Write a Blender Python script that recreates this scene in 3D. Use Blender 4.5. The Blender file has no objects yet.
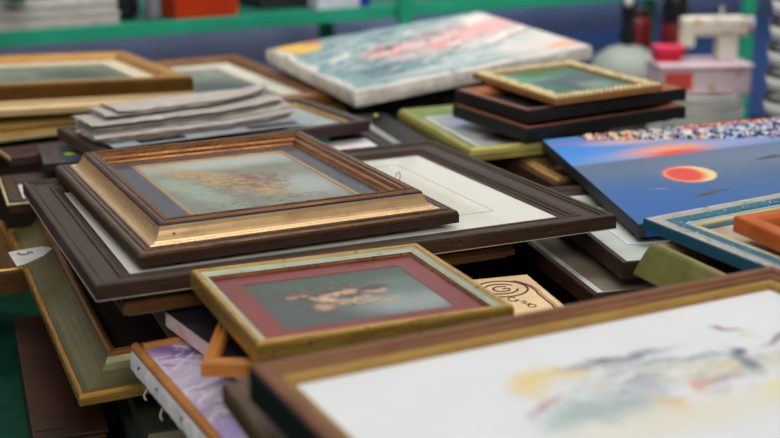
import bpy, bmesh, math, random
from mathutils import Vector, Matrix, noise
random.seed(7)
SC = bpy.context.scene
COL = SC.collection
PI = math.pi

def srgb(c):
    o = []
    for v in c[:3]:
        v = v / 255.0
        o.append(v / 12.92 if v <= 0.04045 else ((v + 0.055) / 1.055) ** 2.4)
    return (o[0], o[1], o[2], 1.0)

# ------------------------------------------------------------------ camera
cam_d = bpy.data.cameras.new('camera')
cam = bpy.data.objects.new('camera', cam_d)
COL.objects.link(cam)
cam.location = (0, 0, 0.72)
cam.rotation_euler = (math.radians(90 - 16.6), 0, 0)
cam_d.sensor_width = 36.0
cam_d.lens = 1240.0 / 780.0 * 36.0
cam_d.clip_start = 0.02
cam_d.dof.use_dof = True
cam_d.dof.focus_distance = 1.44
cam_d.dof.aperture_fstop = 3.3
SC.camera = cam

# ------------------------------------------------------------------ light
W = bpy.data.worlds.new('world'); SC.world = W; W.use_nodes = True
bgn = W.node_tree.nodes['Background']
bgn.inputs[0].default_value = (0.97, 0.98, 1.0, 1); bgn.inputs[1].default_value = 0.25

def area(name, loc, target, sx, sy, power, col=(1, 1, 1)):
    l = bpy.data.lights.new(name, 'AREA'); l.shape = 'RECTANGLE'; l.size = sx; l.size_y = sy
    l.energy = power; l.color = col
    o = bpy.data.objects.new(name, l); COL.objects.link(o); o.location = loc
    d = Vector(target) - Vector(loc)
    o.rotation_euler = d.to_track_quat('-Z', 'Y').to_euler()
    return o
area('overhead_light', (0.3, -1.5, 2.3), (0.0, 1.5, 0.2), 2.6, 0.8, 66, (1.0, 0.97, 0.93))
area('overhead_light', (-0.2, 1.7, 2.6), (-0.2, 1.7, 0.2), 2.4, 0.6, 27, (1.0, 0.98, 0.95))
area('overhead_light', (0.9, 2.8, 2.3), (1.2, 4.4, 0.1), 2.8, 0.8, 60, (0.97, 0.98, 1.0))  # unseen fill light, added to brighten the blue back wall

SC.view_settings.view_transform = 'Standard'
SC.view_settings.look = 'None'
SC.view_settings.gamma = 1.0
SC.view_settings.use_curve_mapping = False
SC.view_settings.exposure = 0.0

# ------------------------------------------------------------------ materials
def newmat(name):
    m = bpy.data.materials.new(name); m.use_nodes = True
    nt = m.node_tree; b = nt.nodes['Principled BSDF']
    return m, nt, b

def N(nt, t, **kw):
    n = nt.nodes.new(t)
    for k, v in kw.items(): setattr(n, k, v)
    return n

def mixc(nt, fac, a, b, mode='MIX'):
    n = nt.nodes.new('ShaderNodeMix'); n.data_type = 'RGBA'; n.blend_type = mode
    for s, v in ((0, fac), (6, a), (7, b)):
        if hasattr(v, 'is_linked') or hasattr(v, 'links'): nt.links.new(v, n.inputs[s])
        elif isinstance(v, (int, float)): n.inputs[s].default_value = v
        else: n.inputs[s].default_value = v
    return n.outputs[2]

def noise_fac(nt, coord, scale, detail=3.0, rough=0.55, lo=0.35, hi=0.65):
    mp = N(nt, 'ShaderNodeMapping'); mp.inputs['Scale'].default_value = scale if isinstance(scale, tuple) else (scale,) * 3
    nt.links.new(coord, mp.inputs[0])
    nz = N(nt, 'ShaderNodeTexNoise'); nz.inputs['Scale'].default_value = 1.0
    nz.inputs['Detail'].default_value = detail; nz.inputs['Roughness'].default_value = rough
    nt.links.new(mp.outputs[0], nz.inputs['Vector'])
    mr = N(nt, 'ShaderNodeMapRange'); mr.inputs[1].default_value = lo; mr.inputs[2].default_value = hi
    nt.links.new(nz.outputs[0], mr.inputs[0])
    return mr.outputs[0]

_mc = {}
def wood(c1, c2, rough=0.5, grain=(9, 420, 1), bump=0.25, spec=0.22, dots=None, metal=0.0, wear=None, coat=0.0, wearlo=0.60):
    """grain runs along the rail (UV u), c1/c2 streaks, optional dark specks, optional rubbed wear"""
    key = ('w', c1, c2, rough, grain, bump, dots, metal, wear, coat, wearlo)
    if key in _mc: return _mc[key]
    m, nt, b = newmat('wood_finish')
    tc = N(nt, 'ShaderNodeTexCoord')
    f = noise_fac(nt, tc.outputs['UV'], grain, 4.0, 0.6, 0.32, 0.68)
    col = mixc(nt, f, srgb(c1), srgb(c2))
    f2 = noise_fac(nt, tc.outputs['Object'], 22.0, 3.0, 0.6, 0.3, 0.7)
    dark = tuple(v * 0.72 for v in c1)
    col = mixc(nt, 0.35, col, mixc(nt, f2, srgb(dark), srgb(c2)))
    if wear:
        f3 = noise_fac(nt, tc.outputs['Object'], 70.0, 4.0, 0.65, wearlo, wearlo + 0.1)
        col = mixc(nt, f3, col, srgb(wear))
    if dots:
        f4 = noise_fac(nt, tc.outputs['Object'], 230.0, 1.0, 0.5, 0.66, 0.72)
        col = mixc(nt, f4, col, srgb(dots))
    nt.links.new(col, b.inputs['Base Color'])
    b.inputs['Roughness'].default_value = rough; b.inputs['Metallic'].default_value = metal
    b.inputs['Specular IOR Level'].default_value = spec
    b.inputs['Coat Weight'].default_value = coat; b.inputs['Coat Roughness'].default_value = 0.25
    if bump:
        bp = N(nt, 'ShaderNodeBump'); bp.inputs['Strength'].default_value = bump; bp.inputs['Distance'].default_value = 0.0006
        nt.links.new(f, bp.inputs['Height']); nt.links.new(bp.outputs[0], b.inputs['Normal'])
    _mc[key] = m
    return m

def gilt(c1, c2, rough=0.36, metal=0.75, wear=(70, 40, 15), wl=0.62, bump=0.3):
    key = ('g', c1, c2, rough, metal, wear, wl, bump)
    if key in _mc: return _mc[key]
    m, nt, b = newmat('gilt_finish')
    tc = N(nt, 'ShaderNodeTexCoord')
    f = noise_fac(nt, tc.outputs['UV'], (18, 180, 1), 4.0, 0.6, 0.3, 0.7)
    col = mixc(nt, f, srgb(c1), srgb(c2))
    f3 = noise_fac(nt, tc.outputs['Object'], 120.0, 4.0, 0.7, wl, wl + 0.1)
    col = mixc(nt, f3, col, srgb(wear))
    nt.links.new(col, b.inputs['Base Color'])
    b.inputs['Metallic'].default_value = metal
    fr = noise_fac(nt, tc.outputs['Object'], 45.0, 3.0, 0.6, 0.2, 0.8)
    mr = N(nt, 'ShaderNodeMapRange'); mr.inputs[3].default_value = rough - 0.08; mr.inputs[4].default_value = rough + 0.14
    nt.links.new(fr, mr.inputs[0]); nt.links.new(mr.outputs[0], b.inputs['Roughness'])
    bp = N(nt, 'ShaderNodeBump'); bp.inputs['Strength'].default_value = bump; bp.inputs['Distance'].default_value = 0.0004
    nt.links.new(f3, bp.inputs['Height']); nt.links.new(bp.outputs[0], b.inputs['Normal'])
    _mc[key] = m
    return m

def plain(c, rough=0.6, c2=None, scale=30.0, metal=0.0, bump=0.0, spec=0.25, lo=0.35, hi=0.65):
    key = ('p', c, rough, c2, scale, metal, bump, spec, lo, hi)
    if key in _mc: return _mc[key]
    m, nt, b = newmat('surface')
    tc = N(nt, 'ShaderNodeTexCoord')
    c2 = c2 or tuple(v * 0.9 for v in c)
    f = noise_fac(nt, tc.outputs['Object'], scale, 3.0, 0.6, lo, hi)
    nt.links.new(mixc(nt, f, srgb(c), srgb(c2)), b.inputs['Base Color'])
    b.inputs['Roughness'].default_value = rough; b.inputs['Metallic'].default_value = metal
    b.inputs['Specular IOR Level'].default_value = spec
    if bump:
        bp = N(nt, 'ShaderNodeBump'); bp.inputs['Strength'].default_value = bump; bp.inputs['Distance'].default_value = 0.001
        nt.links.new(f, bp.inputs['Height']); nt.links.new(bp.outputs[0], b.inputs['Normal'])
    _mc[key] = m
    return m

def painting(name, base, base2, blobs, nscale=25.0, warp=0.008, wscale=40.0, rough=0.6, streak=None, bump=0.0, mottle=()):
    """a painted or printed sheet in object metres: mottled ground plus soft-edged daubs
    blob = (x, y, rx, ry, angle_deg, colour, softness[, strength[, 'r']])"""
    m, nt, b = newmat(name)
    tc = N(nt, 'ShaderNodeTexCoord'); oc = tc.outputs['Object']
    f = noise_fac(nt, oc, streak or nscale, 5.0, 0.65, 0.3, 0.7)
    col = mixc(nt, f, srgb(base), srgb(base2))
    nz = N(nt, 'ShaderNodeTexNoise'); nz.inputs['Scale'].default_value = wscale; nz.inputs['Detail'].default_value = 3.0
    nt.links.new(oc, nz.inputs['Vector'])
    s1 = N(nt, 'ShaderNodeVectorMath', operation='SUBTRACT'); s1.inputs[1].default_value = (0.5, 0.5, 0.5)
    nt.links.new(nz.outputs['Color'], s1.inputs[0])
    s2 = N(nt, 'ShaderNodeVectorMath', operation='SCALE'); s2.inputs['Scale'].default_value = warp * 2
    nt.links.new(s1.outputs[0], s2.inputs[0])
    s3 = N(nt, 'ShaderNodeVectorMath', operation='ADD')
    nt.links.new(oc, s3.inputs[0]); nt.links.new(s2.outputs[0], s3.inputs[1])
    s4 = N(nt, 'ShaderNodeVectorMath', operation='MULTIPLY'); s4.inputs[1].default_value = (1, 1, 0)
    nt.links.new(s3.outputs[0], s4.inputs[0])
    s5 = N(nt, 'ShaderNodeVectorMath', operation='MULTIPLY'); s5.inputs[1].default_value = (1, 1, 0)
    nt.links.new(oc, s5.inputs[0])
    for bl in blobs:
        x, y, rx, ry, a, c, soft = bl[:7]; st = bl[7] if len(bl) > 7 else 1.0; rect = len(bl) > 8
        mp = N(nt, 'ShaderNodeMapping', vector_type='TEXTURE')
        mp.inputs['Location'].default_value = (x, y, 0); mp.inputs['Rotation'].default_value = (0, 0, math.radians(a))
        mp.inputs['Scale'].default_value = (rx, ry, 1)
        nt.links.new((s5 if rect else s4).outputs[0], mp.inputs[0])
        if rect:
            ab = N(nt, 'ShaderNodeVectorMath', operation='ABSOLUTE'); nt.links.new(mp.outputs[0], ab.inputs[0])
            sx = N(nt, 'ShaderNodeSeparateXYZ'); nt.links.new(ab.outputs[0], sx.inputs[0])
            ln = N(nt, 'ShaderNodeMath', operation='MAXIMUM'); nt.links.new(sx.outputs[0], ln.inputs[0]); nt.links.new(sx.outputs[1], ln.inputs[1])
            lo = ln.outputs[0]
        else:
            ln = N(nt, 'ShaderNodeVectorMath', operation='LENGTH'); nt.links.new(mp.outputs[0], ln.inputs[0]); lo = ln.outputs['Value']
        mr = N(nt, 'ShaderNodeMapRange', interpolation_type='SMOOTHSTEP')
        mr.inputs[1].default_value = max(0.0, 1 - soft); mr.inputs[2].default_value = 1 + soft + 1e-3
        mr.inputs[3].default_value = st; mr.inputs[4].default_value = 0.0
        nt.links.new(lo, mr.inputs[0])
        col = mixc(nt, mr.outputs[0], col, srgb(c))
    # broken brushwork: flecks of a colour inside an ellipse (x, y, rx, ry, angle, colour, (sx, sy), threshold, strength)
    for k, (x, y, rx, ry, a, c, sc, th, st) in enumerate(mottle):
        mp = N(nt, 'ShaderNodeMapping', vector_type='TEXTURE')
        mp.inputs['Location'].default_value = (x, y, 0); mp.inputs['Rotation'].default_value = (0, 0, math.radians(a)); mp.inputs['Scale'].default_value = (rx, ry, 1)
        nt.links.new(s5.outputs[0], mp.inputs[0])
        ln = N(nt, 'ShaderNodeVectorMath', operation='LENGTH'); nt.links.new(mp.outputs[0], ln.inputs[0])
        mr = N(nt, 'ShaderNodeMapRange', interpolation_type='SMOOTHSTEP'); mr.inputs[1].default_value = 0.6; mr.inputs[2].default_value = 1.1
        mr.inputs[3].default_value = st; mr.inputs[4].default_value = 0.0; nt.links.new(ln.outputs['Value'], mr.inputs[0])
        rt = N(nt, 'ShaderNodeMapping', vector_type='TEXTURE'); rt.inputs['Rotation'].default_value = (0, 0, math.radians(a)); rt.inputs['Scale'].default_value = (1.0 / sc[0], 1.0 / sc[1], 1)
        rt.inputs['Location'].default_value = (k * 3.1, k * 1.7, 0); nt.links.new(s4.outputs[0], rt.inputs[0])
        nn = N(nt, 'ShaderNodeTexNoise'); nn.inputs['Scale'].default_value = 1.0; nn.inputs['Detail'].default_value = 3.0; nt.links.new(rt.outputs[0], nn.inputs['Vector'])
        m2 = N(nt, 'ShaderNodeMapRange'); m2.inputs[1].default_value = th; m2.inputs[2].default_value = th + 0.06; nt.links.new(nn.outputs[0], m2.inputs[0])
        mu = N(nt, 'ShaderNodeMath', operation='MULTIPLY'); nt.links.new(mr.outputs[0], mu.inputs[0]); nt.links.new(m2.outputs[0], mu.inputs[1])
        col = mixc(nt, mu.outputs[0], col, srgb(c))
    nt.links.new(col, b.inputs['Base Color'])
    b.inputs['Roughness'].default_value = rough; b.inputs['Specular IOR Level'].default_value = 0.3
    if bump:
        bp = N(nt, 'ShaderNodeBump'); bp.inputs['Strength'].default_value = bump; bp.inputs['Distance'].default_value = 0.001
        nt.links.new(f, bp.inputs['Height']); nt.links.new(bp.outputs[0], b.inputs['Normal'])
    return m

def glass_mat():
    if 'glass' in _mc: return _mc['glass']
    m = bpy.data.materials.new('picture_glass'); m.use_nodes = True; nt = m.node_tree
    nt.nodes.clear()
    out = N(nt, 'ShaderNodeOutputMaterial'); tr = N(nt, 'ShaderNodeBsdfTransparent'); gl = N(nt, 'ShaderNodeBsdfGlossy')
    tr.inputs[0].default_value = (0.97, 0.975, 0.97, 1)
    gl.inputs['Roughness'].default_value = 0.05
    lw = N(nt, 'ShaderNodeLayerWeight'); lw.inputs[0].default_value = 0.5
    pw = N(nt, 'ShaderNodeMath', operation='POWER'); pw.inputs[1].default_value = 5.0
    nt.links.new(lw.outputs['Facing'], pw.inputs[0])
    fr = N(nt, 'ShaderNodeMath', operation='MULTIPLY_ADD'); fr.inputs[1].default_value = 0.36; fr.inputs[2].default_value = 0.012
    nt.links.new(pw.outputs[0], fr.inputs[0])
    mx = N(nt, 'ShaderNodeMixShader')
    nt.links.new(fr.outputs[0], mx.inputs[0]); nt.links.new(tr.outputs[0], mx.inputs[1]); nt.links.new(gl.outputs[0], mx.inputs[2])
    nt.links.new(mx.outputs[0], out.inputs[0])
    _mc['glass'] = m
    return m

# ------------------------------------------------------------------ geometry helpers
def link(name, bm, mat, parent=None, smooth=False, mats=None):
    me = bpy.data.meshes.new(name)
    bm.normal_update(); bm.to_mesh(me); bm.free()
    for mm in (mats or [mat]): me.materials.append(mm)
    if smooth:
        for p in me.polygons: p.use_smooth = True
    o = bpy.data.objects.new(name, me); COL.objects.link(o)
    if parent: o.parent = parent
    return o

def thing(name, label, cat, pose, group=None):
    o = bpy.data.objects.new(name, None); COL.objects.link(o); o.empty_display_size = 0.05
    o.location = pose[:3]
    if len(pose) > 3: o.rotation_euler = (pose[4] if len(pose) > 4 else 0, pose[5] if len(pose) > 5 else 0, pose[3])
    o['label'] = label; o['category'] = cat
    if group: o['group'] = group
    return o

def tag(o, label, cat, group=None, kind=None):
    if label: o['label'] = label
    if cat: o['category'] = cat
    if group: o['group'] = group
    if kind: o['kind'] = kind
    return o

def struct(o):
    o['kind'] = 'structure'; return o

def ring(name, w, d, poly, mat, parent, off=(0, 0), jitter=0.0):
    """four mitred rails swept round a w x d rectangle; poly = closed (inset, height) section"""
    bm = bmesh.new(); uv = bm.loops.layers.uv.new('UVMap')
    sg = [(-1, -1), (1, -1), (1, 1), (-1, 1)]
    n = len(poly); cum = [0.0]
    for i in range(n):
        a, b2 = poly[i], poly[(i + 1) % n]; cum.append(cum[-1] + math.hypot(b2[0] - a[0], b2[1] - a[1]))
    ro = random.random() * 3
    for s in range(4):
        A, B = sg[s], sg[(s + 1) % 4]
        L = w if s % 2 == 0 else d
        va, vb = [], []
        for (i, h) in poly:
            va.append(bm.verts.new((off[0] + A[0] * (w / 2 - i), off[1] + A[1] * (d / 2 - i), h)))
            vb.append(bm.verts.new((off[0] + B[0] * (w / 2 - i), off[1] + B[1] * (d / 2 - i), h)))
        for k in range(n):
            k2 = (k + 1) % n
            f = bm.faces.new((va[k], vb[k], vb[k2], va[k2]))
            i0, i1 = poly[k][0], poly[k2][0]
            us = (i0, L - i0, L - i1, i1); vs = (cum[k], cum[k], cum[k + 1], cum[k + 1])
            for lp, uu, vv in zip(f.loops, us, vs): lp[uv].uv = (uu + s * 1.37 + ro, vv + s * 0.61 + ro)
    bmesh.ops.recalc_face_normals(bm, faces=bm.faces)
    return link(name, bm, mat, parent)

def slab(name, w, d, z0, z1, mat, parent, c=(0, 0), bev=0.0, mats=None, topmat=None):
    bm = bmesh.new(); uv = bm.loops.layers.uv.new('UVMap')
    x0, x1, y0, y1 = c[0] - w / 2, c[0] + w / 2, c[1] - d / 2, c[1] + d / 2
    v = [bm.verts.new(p) for p in ((x0, y0, z0), (x1, y0, z0), (x1, y1, z0), (x0, y1, z0), (x0, y0, z1), (x1, y0, z1), (x1, y1, z1), (x0, y1, z1))]
    for q in ((3, 2, 1, 0), (4, 5, 6, 7), (0, 1, 5, 4), (1, 2, 6, 5), (2, 3, 7, 6), (3, 0, 4, 7)):
        bm.faces.new([v[i] for i in q])
    if bev: bmesh.ops.bevel(bm, geom=bm.edges[:], offset=bev, segments=2, affect='EDGES', profile=0.6)
    bm.normal_update()
    for f in bm.faces:
        if mats and f.normal.z > 0.9: f.material_index = 1
        for lp in f.loops:
            p = lp.vert.co
            lp[uv].uv = (p.x, p.y + p.z) if abs(f.normal.x) < 0.7 else (p.y, p.z)
    return link(name, bm, mat, parent, mats=mats)

def rnd(pts, k=3):
    """round a profile lightly: Chaikin on an open polyline"""
    for _ in range(k):
        o = [pts[0]]
        for a, b in zip(pts, pts[1:]):
            o.append((a[0] * .75 + b[0] * .25, a[1] * .75 + b[1] * .25)); o.append((a[0] * .25 + b[0] * .75, a[1] * .25 + b[1] * .75))
        o.append(pts[-1]); pts = o
    return pts

def sect(top, base=0.0):
    """close an open top profile down to the base"""
    return [(top[0][0], base)] + list(top) + [(top[-1][0], base)]

def lathe(name, prof, mat, parent, seg=32, c=(0, 0, 0), smooth=True):
    bm = bmesh.new(); rows = []
    for (r, z) in prof:
        if r < 1e-5: rows.append([bm.verts.new((c[0], c[1], c[2] + z))])
        else: rows.append([bm.verts.new((c[0] + r * math.cos(2 * PI * i / seg), c[1] + r * math.sin(2 * PI * i / seg), c[2] + z)) for i in range(seg)])
    for a, b in zip(rows, rows[1:]):
        for i in range(seg):
            j = (i + 1) % seg
            if len(a) == 1 and len(b) > 1: bm.faces.new((a[0], b[i], b[j]))
            elif len(b) == 1 and len(a) > 1: bm.faces.new((a[i], a[j], b[0]))
            elif len(a) > 1: bm.faces.new((a[i], a[j], b[j], b[i]))
    bmesh.ops.recalc_face_normals(bm, faces=bm.faces)
    return link(name, bm, mat, parent, smooth=smooth)

def tube_bm(bm, pts, r, seg=8, mi=0):
    pts = [Vector(p) for p in pts]; rows = []
    for i, p in enumerate(pts):
        t = (pts[min(i + 1, len(pts) - 1)] - pts[max(i - 1, 0)]).normalized()
        up = Vector((0, 0, 1)) if abs(t.z) < 0.9 else Vector((1, 0, 0))
        a = t.cross(up).normalized(); b = t.cross(a).normalized()
        rr = r[i] if isinstance(r, (list, tuple)) else r
        rows.append([bm.verts.new(p + a * rr * math.cos(2 * PI * k / seg) + b * rr * math.sin(2 * PI * k / seg)) for k in range(seg)])
    for a, b in zip(rows, rows[1:]):
        for k in range(seg):
            f = bm.faces.new((a[k], a[(k + 1) % seg], b[(k + 1) % seg], b[k])); f.material_index = mi
    bm.faces.new(rows[0][::-1]).material_index = mi; bm.faces.new(rows[-1]).material_index = mi

def ribbon(name, strokes, z, wid, mat, parent, thick=0.0004):
    """printed or inked strokes lying on a surface"""
    bm = bmesh.new()
    for st in strokes:
        pts = [Vector((p[0], p[1], 0)) for p in st]; L, R_ = [], []
        for i, p in enumerate(pts):
            t = (pts[min(i + 1, len(pts) - 1)] - pts[max(i - 1, 0)]).normalized(); n = Vector((-t.y, t.x, 0)) * wid / 2
            L.append((bm.verts.new((p + n).to_tuple()[:2] + (z + thick,)), bm.verts.new((p + n).to_tuple()[:2] + (z - thick,))))
            R_.append((bm.verts.new((p - n).to_tuple()[:2] + (z + thick,)), bm.verts.new((p - n).to_tuple()[:2] + (z - thick,))))
        for i in range(len(pts) - 1):
            bm.faces.new((L[i][0], R_[i][0], R_[i + 1][0], L[i + 1][0]))
            bm.faces.new((L[i][1], L[i][0], L[i + 1][0], L[i + 1][1]))
            bm.faces.new((R_[i][0], R_[i][1], R_[i + 1][1], R_[i + 1][0]))
    return link(name, bm, mat, parent)

def arc(cx, cy, rx, ry, a0, a1, n=16, rot=0.0):
    o = []
    for i in range(n + 1):
        a = math.radians(a0 + (a1 - a0) * i / n); x, y = rx * math.cos(a), ry * math.sin(a)
        o.append((cx + x * math.cos(rot) - y * math.sin(rot), cy + x * math.sin(rot) + y * math.cos(rot)))
    return o

def beads(name, path, r, step, mat, parent, squash=1.0, jit=0.15):
    bm = bmesh.new()
    for (a, b) in path:
        a, b = Vector(a), Vector(b); n = max(1, int((b - a).length / step))
        for i in range(n + 1):
            p = a.lerp(b, i / n); s = r * (1 + random.uniform(-jit, jit))
            bmesh.ops.create_icosphere(bm, subdivisions=1, radius=s, matrix=Matrix.Translation(p) @ Matrix.Diagonal((1, 1, squash, 1)))
    return link(name, bm, mat, parent, smooth=True)

# ------------------------------------------------------------------ shared finishes
DARKWOOD = wood((36, 24, 15), (70, 48, 32), 0.38, bump=0.6, wear=(128, 100, 76), wearlo=0.66, dots=(24, 16, 12))
UMBER = wood((52, 34, 24), (92, 64, 44), 0.35, bump=0.3)
NAVY = plain((38, 34, 58), 0.4)
GOLD = gilt((196, 150, 70), (226, 186, 108), 0.36)
BLACKP = plain((24, 23, 24), 0.45)
BOARD = plain((120, 98, 72), 0.9)
CARD = plain((226, 226, 218), 0.85, (214, 212, 202), 12)
GLASS = glass_mat()

POSE = {}  # x, y, z, yaw, tilt about x, tilt about y, width, depth (metres, table top at z = 0)
POSE.update({
    'A': (-0.1129, 1.5055, 0.2831, 0.4196, -0.0285, 0.0009, 0.6112, 0.498),
    'B': (-0.1866, 1.511, 0.2992, 0.4439, -0.0143, 0.0002, 0.3787, 0.4473),
    'C': (-0.043, 1.1439, 0.29, 0.4174, -0.0047, 0.0148, 0.2544, 0.217),
    'D': (0.2032, 0.8334, 0.318, 0.4729, -0.0011, 0.003, 0.523, 0.34),
    'E': (-0.1066, 1.1148, 0.215, 0.4895, 0.0, -0.0001, 0.22, 0.26),
    'F': (-0.1084, 1.0855, 0.266, -0.0226, -0.0001, -0.0003, 0.12, 0.12),
    'G': (-0.1227, 1.171, 0.24, 0.5816, 0.0001, -0.0003, 0.14, 0.2),
    'H': (-0.2566, 1.5331, 0.1749, 0.4049, 0.0198, -0.0185, 0.4001, 0.6001),
    'K': (0.5139, 1.6774, 0.2882, 0.1402, 0.0022, -0.061, 0.4995, 0.4483),
    'M': (0.5075, 1.2613, 0.33, 0.4936, 0.0052, -0.0137, 0.4, 0.25),
    'N': (0.4996, 1.1841, 0.346, 0.3855, 0.0015, -0.015, 0.25, 0.17),
    'O': (0.4316, 1.2365, 0.2852, 0.4232, -0.0009, -0.0002, 0.3, 0.17),
    'J': (0.0923, 1.2334, 0.25, 0.2806, 0.0001, -0.0002, 0.17, 0.14),
    'I': (-0.314, 1.4664, 0.0, 0.3384, 0.0, -0.0, 0.3, 0.3914),
    'Q': (0.0697, 2.4665, 0.3151, 0.4705, 0.0471, -0.0965, 0.507, 0.4174),
    'P1': (0.3008, 2.0457, 0.3171, 0.5224, 0.0005, -0.0157, 0.325, 0.2058),
    'P2': (0.2955, 2.0198, 0.2941, 0.5093, 0.0003, -0.0154, 0.3173, 0.2139),
    'P0': (0.2923, 2.0566, 0.342, 0.4483, 0.001, -0.0307, 0.2048, 0.2598),
    'V': (0.1901, 2.0231, 0.268, 0.3397, 0.0004, -0.0158, 0.26, 0.3225),
    'W': (-0.0117, 2.0461, 0.25, 0.3466, 0.0002, 0.0, 0.0965, 0.25),
    'S': (-0.6914, 2.1804, 0.297, 0.5417, -0.0031, 0.0478, 0.6, 0.37),
    'S2': (-0.8328, 2.1643, 0.268, 0.515, 0.0, -0.0, 0.6, 0.4),
    'S3': (-0.8675, 2.1304, 0.248, 0.5782, -0.0, 0.0, 0.6, 0.4),
    'U': (-0.277, 1.9273, 0.285, 0.5758, 0.0014, -0.0039, 0.4377, 0.2265),
    'T': (-0.3696, 2.4514, 0.262, 0.5034, 0.0001, -0.0002, 0.35, 0.5222),
    'X1': (0.3974, 1.5288, 0.2522, 0.2218, 0.0, -0.001, 0.35, 0.33),
    'X2': (0.3529, 1.4921, 0.225, 0.2798, 0.0002, -0.0005, 0.35, 0.3),
    'L1': (-0.4497, 1.7928, 0.228, 0.3725, 0.0, -0.0, 0.25, 0.16),
    'L0': (-0.5427, 1.9437, 0.248, 0.5587, 0.0, -0.0, 0.16, 0.075),
    'Y': (-0.4459, 1.8638, 0.265, 0.3307, 0.0, -0.0002, 0.18, 0.13),
    'L3': (-0.6526, 1.7181, 0.124, 0.4055, -0.0, -0.0002, 0.22, 0.26),
    'D2': (0.1286, 0.8826, 0.285, 0.4049, 0.0, -0.0001, 0.45, 0.3),
    'T2': (-0.3062, 2.3419, 0.242, 0.5008, -0.0, -0.0001, 0.35, 0.3),
    'A2': (-0.1265, 1.4092, 0.262, 0.4446, -0.01, -0.0, 0.4593, 0.3),
})
def size(n): return POSE[n][6], POSE[n][7]

# ------------------------------------------------------------------ the place: floor, wall, table, rack
YAW = math.radians(30)
def yawed(x, y, a=YAW): return (x * math.cos(a) - y * math.sin(a), x * math.sin(a) + y * math.cos(a))
bm = bmesh.new(); bmesh.ops.create_cube(bm, size=1.0, matrix=Matrix.Translation((0.5, 2.2, -0.80)) @ Matrix.Rotation(YAW, 4, 'Z') @ Matrix.Diagonal((7.5, 5.6, 0.1, 1)))
struct(link('floor', bm, plain((120, 116, 110), 0.6, (96, 92, 88), 3)))
c = (0.0 + yawed(0, 0.62)[0], 3.30 + yawed(0, 0.62)[1])
bm = bmesh.new(); bmesh.ops.create_cube(bm, size=1.0, matrix=Matrix.Translation((c[0], c[1], -0.07)) @ Matrix.Rotation(YAW, 4, 'Z') @ Matrix.Diagonal((7.5, 0.1, 1.36, 1)))
struct(link('wall_back', bm, plain((104, 142, 226), 0.8, (96, 132, 214), 2)))
bm = bmesh.new(); bmesh.ops.create_cube(bm, size=1.0, matrix=Matrix.Translation((c[0], c[1], 1.06)) @ Matrix.Rotation(YAW, 4, 'Z') @ Matrix.Diagonal((7.5, 0.1, 1.9, 1)))
struct(link('wall_back_upper', bm, plain((206, 204, 198), 0.85, (198, 196, 190), 2)))  # unseen upper wall, made pale so the picture glass reflects whitish
bm = bmesh.new(); bmesh.ops.create_cube(bm, size=1.0, matrix=Matrix.Translation((c[0] + .0275, c[1] - .0476, 0.62)) @ Matrix.Rotation(YAW, 4, 'Z') @ Matrix.Diagonal((7.5, 0.02, 0.06, 1)))
struct(link('trim_1', bm, plain((190, 188, 180), 0.6)))

tc = yawed(0, 1.42)
t = thing('table', 'long display table with a dark green cloth top under the piled frames', 'table', (tc[0] + 0.1, tc[1], -0.75, YAW))
slab('table_top', 3.4, 2.5, 0.715, 0.75, plain((10, 74, 50), 0.8, (8, 56, 40), 40), t, bev=0.004)
for sx in (-1, 1):
    for sy in (-1, 1): slab('leg', 0.06, 0.06, 0.0, 0.715, plain((70, 70, 72), 0.5), t, c=(sx * 1.6, sy * 1.15))

GREEN = plain((40, 158, 122), 0.45, (34, 142, 110), 4)
GREEN_IN = plain((26, 104, 80), 0.5)
r = thing('shelf_rack', 'green metal shelf rack standing behind the table of frames', 'shelf', (0.0, 3.30, -0.75, YAW))
for z in (0.50, 1.071):
    sh = slab('shelf_board', 3.5, 0.44, z - 0.012, z, GREEN_IN, r, c=(0.45, 0.23))
    slab('shelf_lip', 3.5, 0.012, z - 0.030, z + 0.004, GREEN, sh, c=(0.45, 0.004), bev=0.002)
for x in (-1.28, 0.04, 1.30, 2.18):
    for y in (-0.012, 0.45): slab('upright', 0.042, 0.02, 0.0, 1.36, GREEN, r, c=(x, y))

# things on the rack (in the rack's own direction)
def on_rack(x, y, z=0.322): p = yawed(x, y); return (p[0], 3.30 + p[1], z, YAW)
t = thing('paper_stack', 'stack of pale grey papers on the left end of the green shelf', 'papers', on_rack(-0.965, 0.16))
for k in range(6): slab('sheet_bundle', 0.48 - 0.02 * (k % 3), 0.26 - 0.012 * (k % 2), 0.0102 * k, 0.0102 * k + 0.0100, plain((196, 192, 186) if k % 2 else (176, 170, 164), 0.8), t, c=(0.012 * (k % 3), 0.004 * k), bev=0.001)
t = thing('fruit_wrapper', 'crumpled yellow and green wrapper lying on the pale papers', 'wrapper', on_rack(-0.88, 0.12, 0.3835))
for k, cc in enumerate(((210, 190, 40), (120, 160, 50), (90, 60, 130))):
    bm = bmesh.new(); bmesh.ops.create_icosphere(bm, subdivisions=3, radius=0.5)
    for v in bm.verts: v.co += v.co.normalized() * 0.18 * noise.noise(v.co * 5 + Vector((k, 0, 0)))
    bmesh.ops.transform(bm, matrix=Matrix.Translation((0.09 * k - 0.08, 0, 0.012)) @ Matrix.Diagonal((0.09, 0.08, 0.022, 1)), verts=bm.verts)
    link('crumpled_foil', bm, plain(cc, 0.4), t)
lathe_t = thing('steel_bowl', 'small shiny steel bowl at the far left of the shelf', 'bowl', on_rack(-0.97, 0.02, 0.3835))
lathe('bowl_wall', [(0.0, 0.0), (0.02, 0.0), (0.038, 0.02), (0.045, 0.045), (0.042, 0.045), (0.034, 0.02), (0.0, 0.006)], plain((200, 200, 205), 0.15, metal=1.0), lathe_t)
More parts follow.
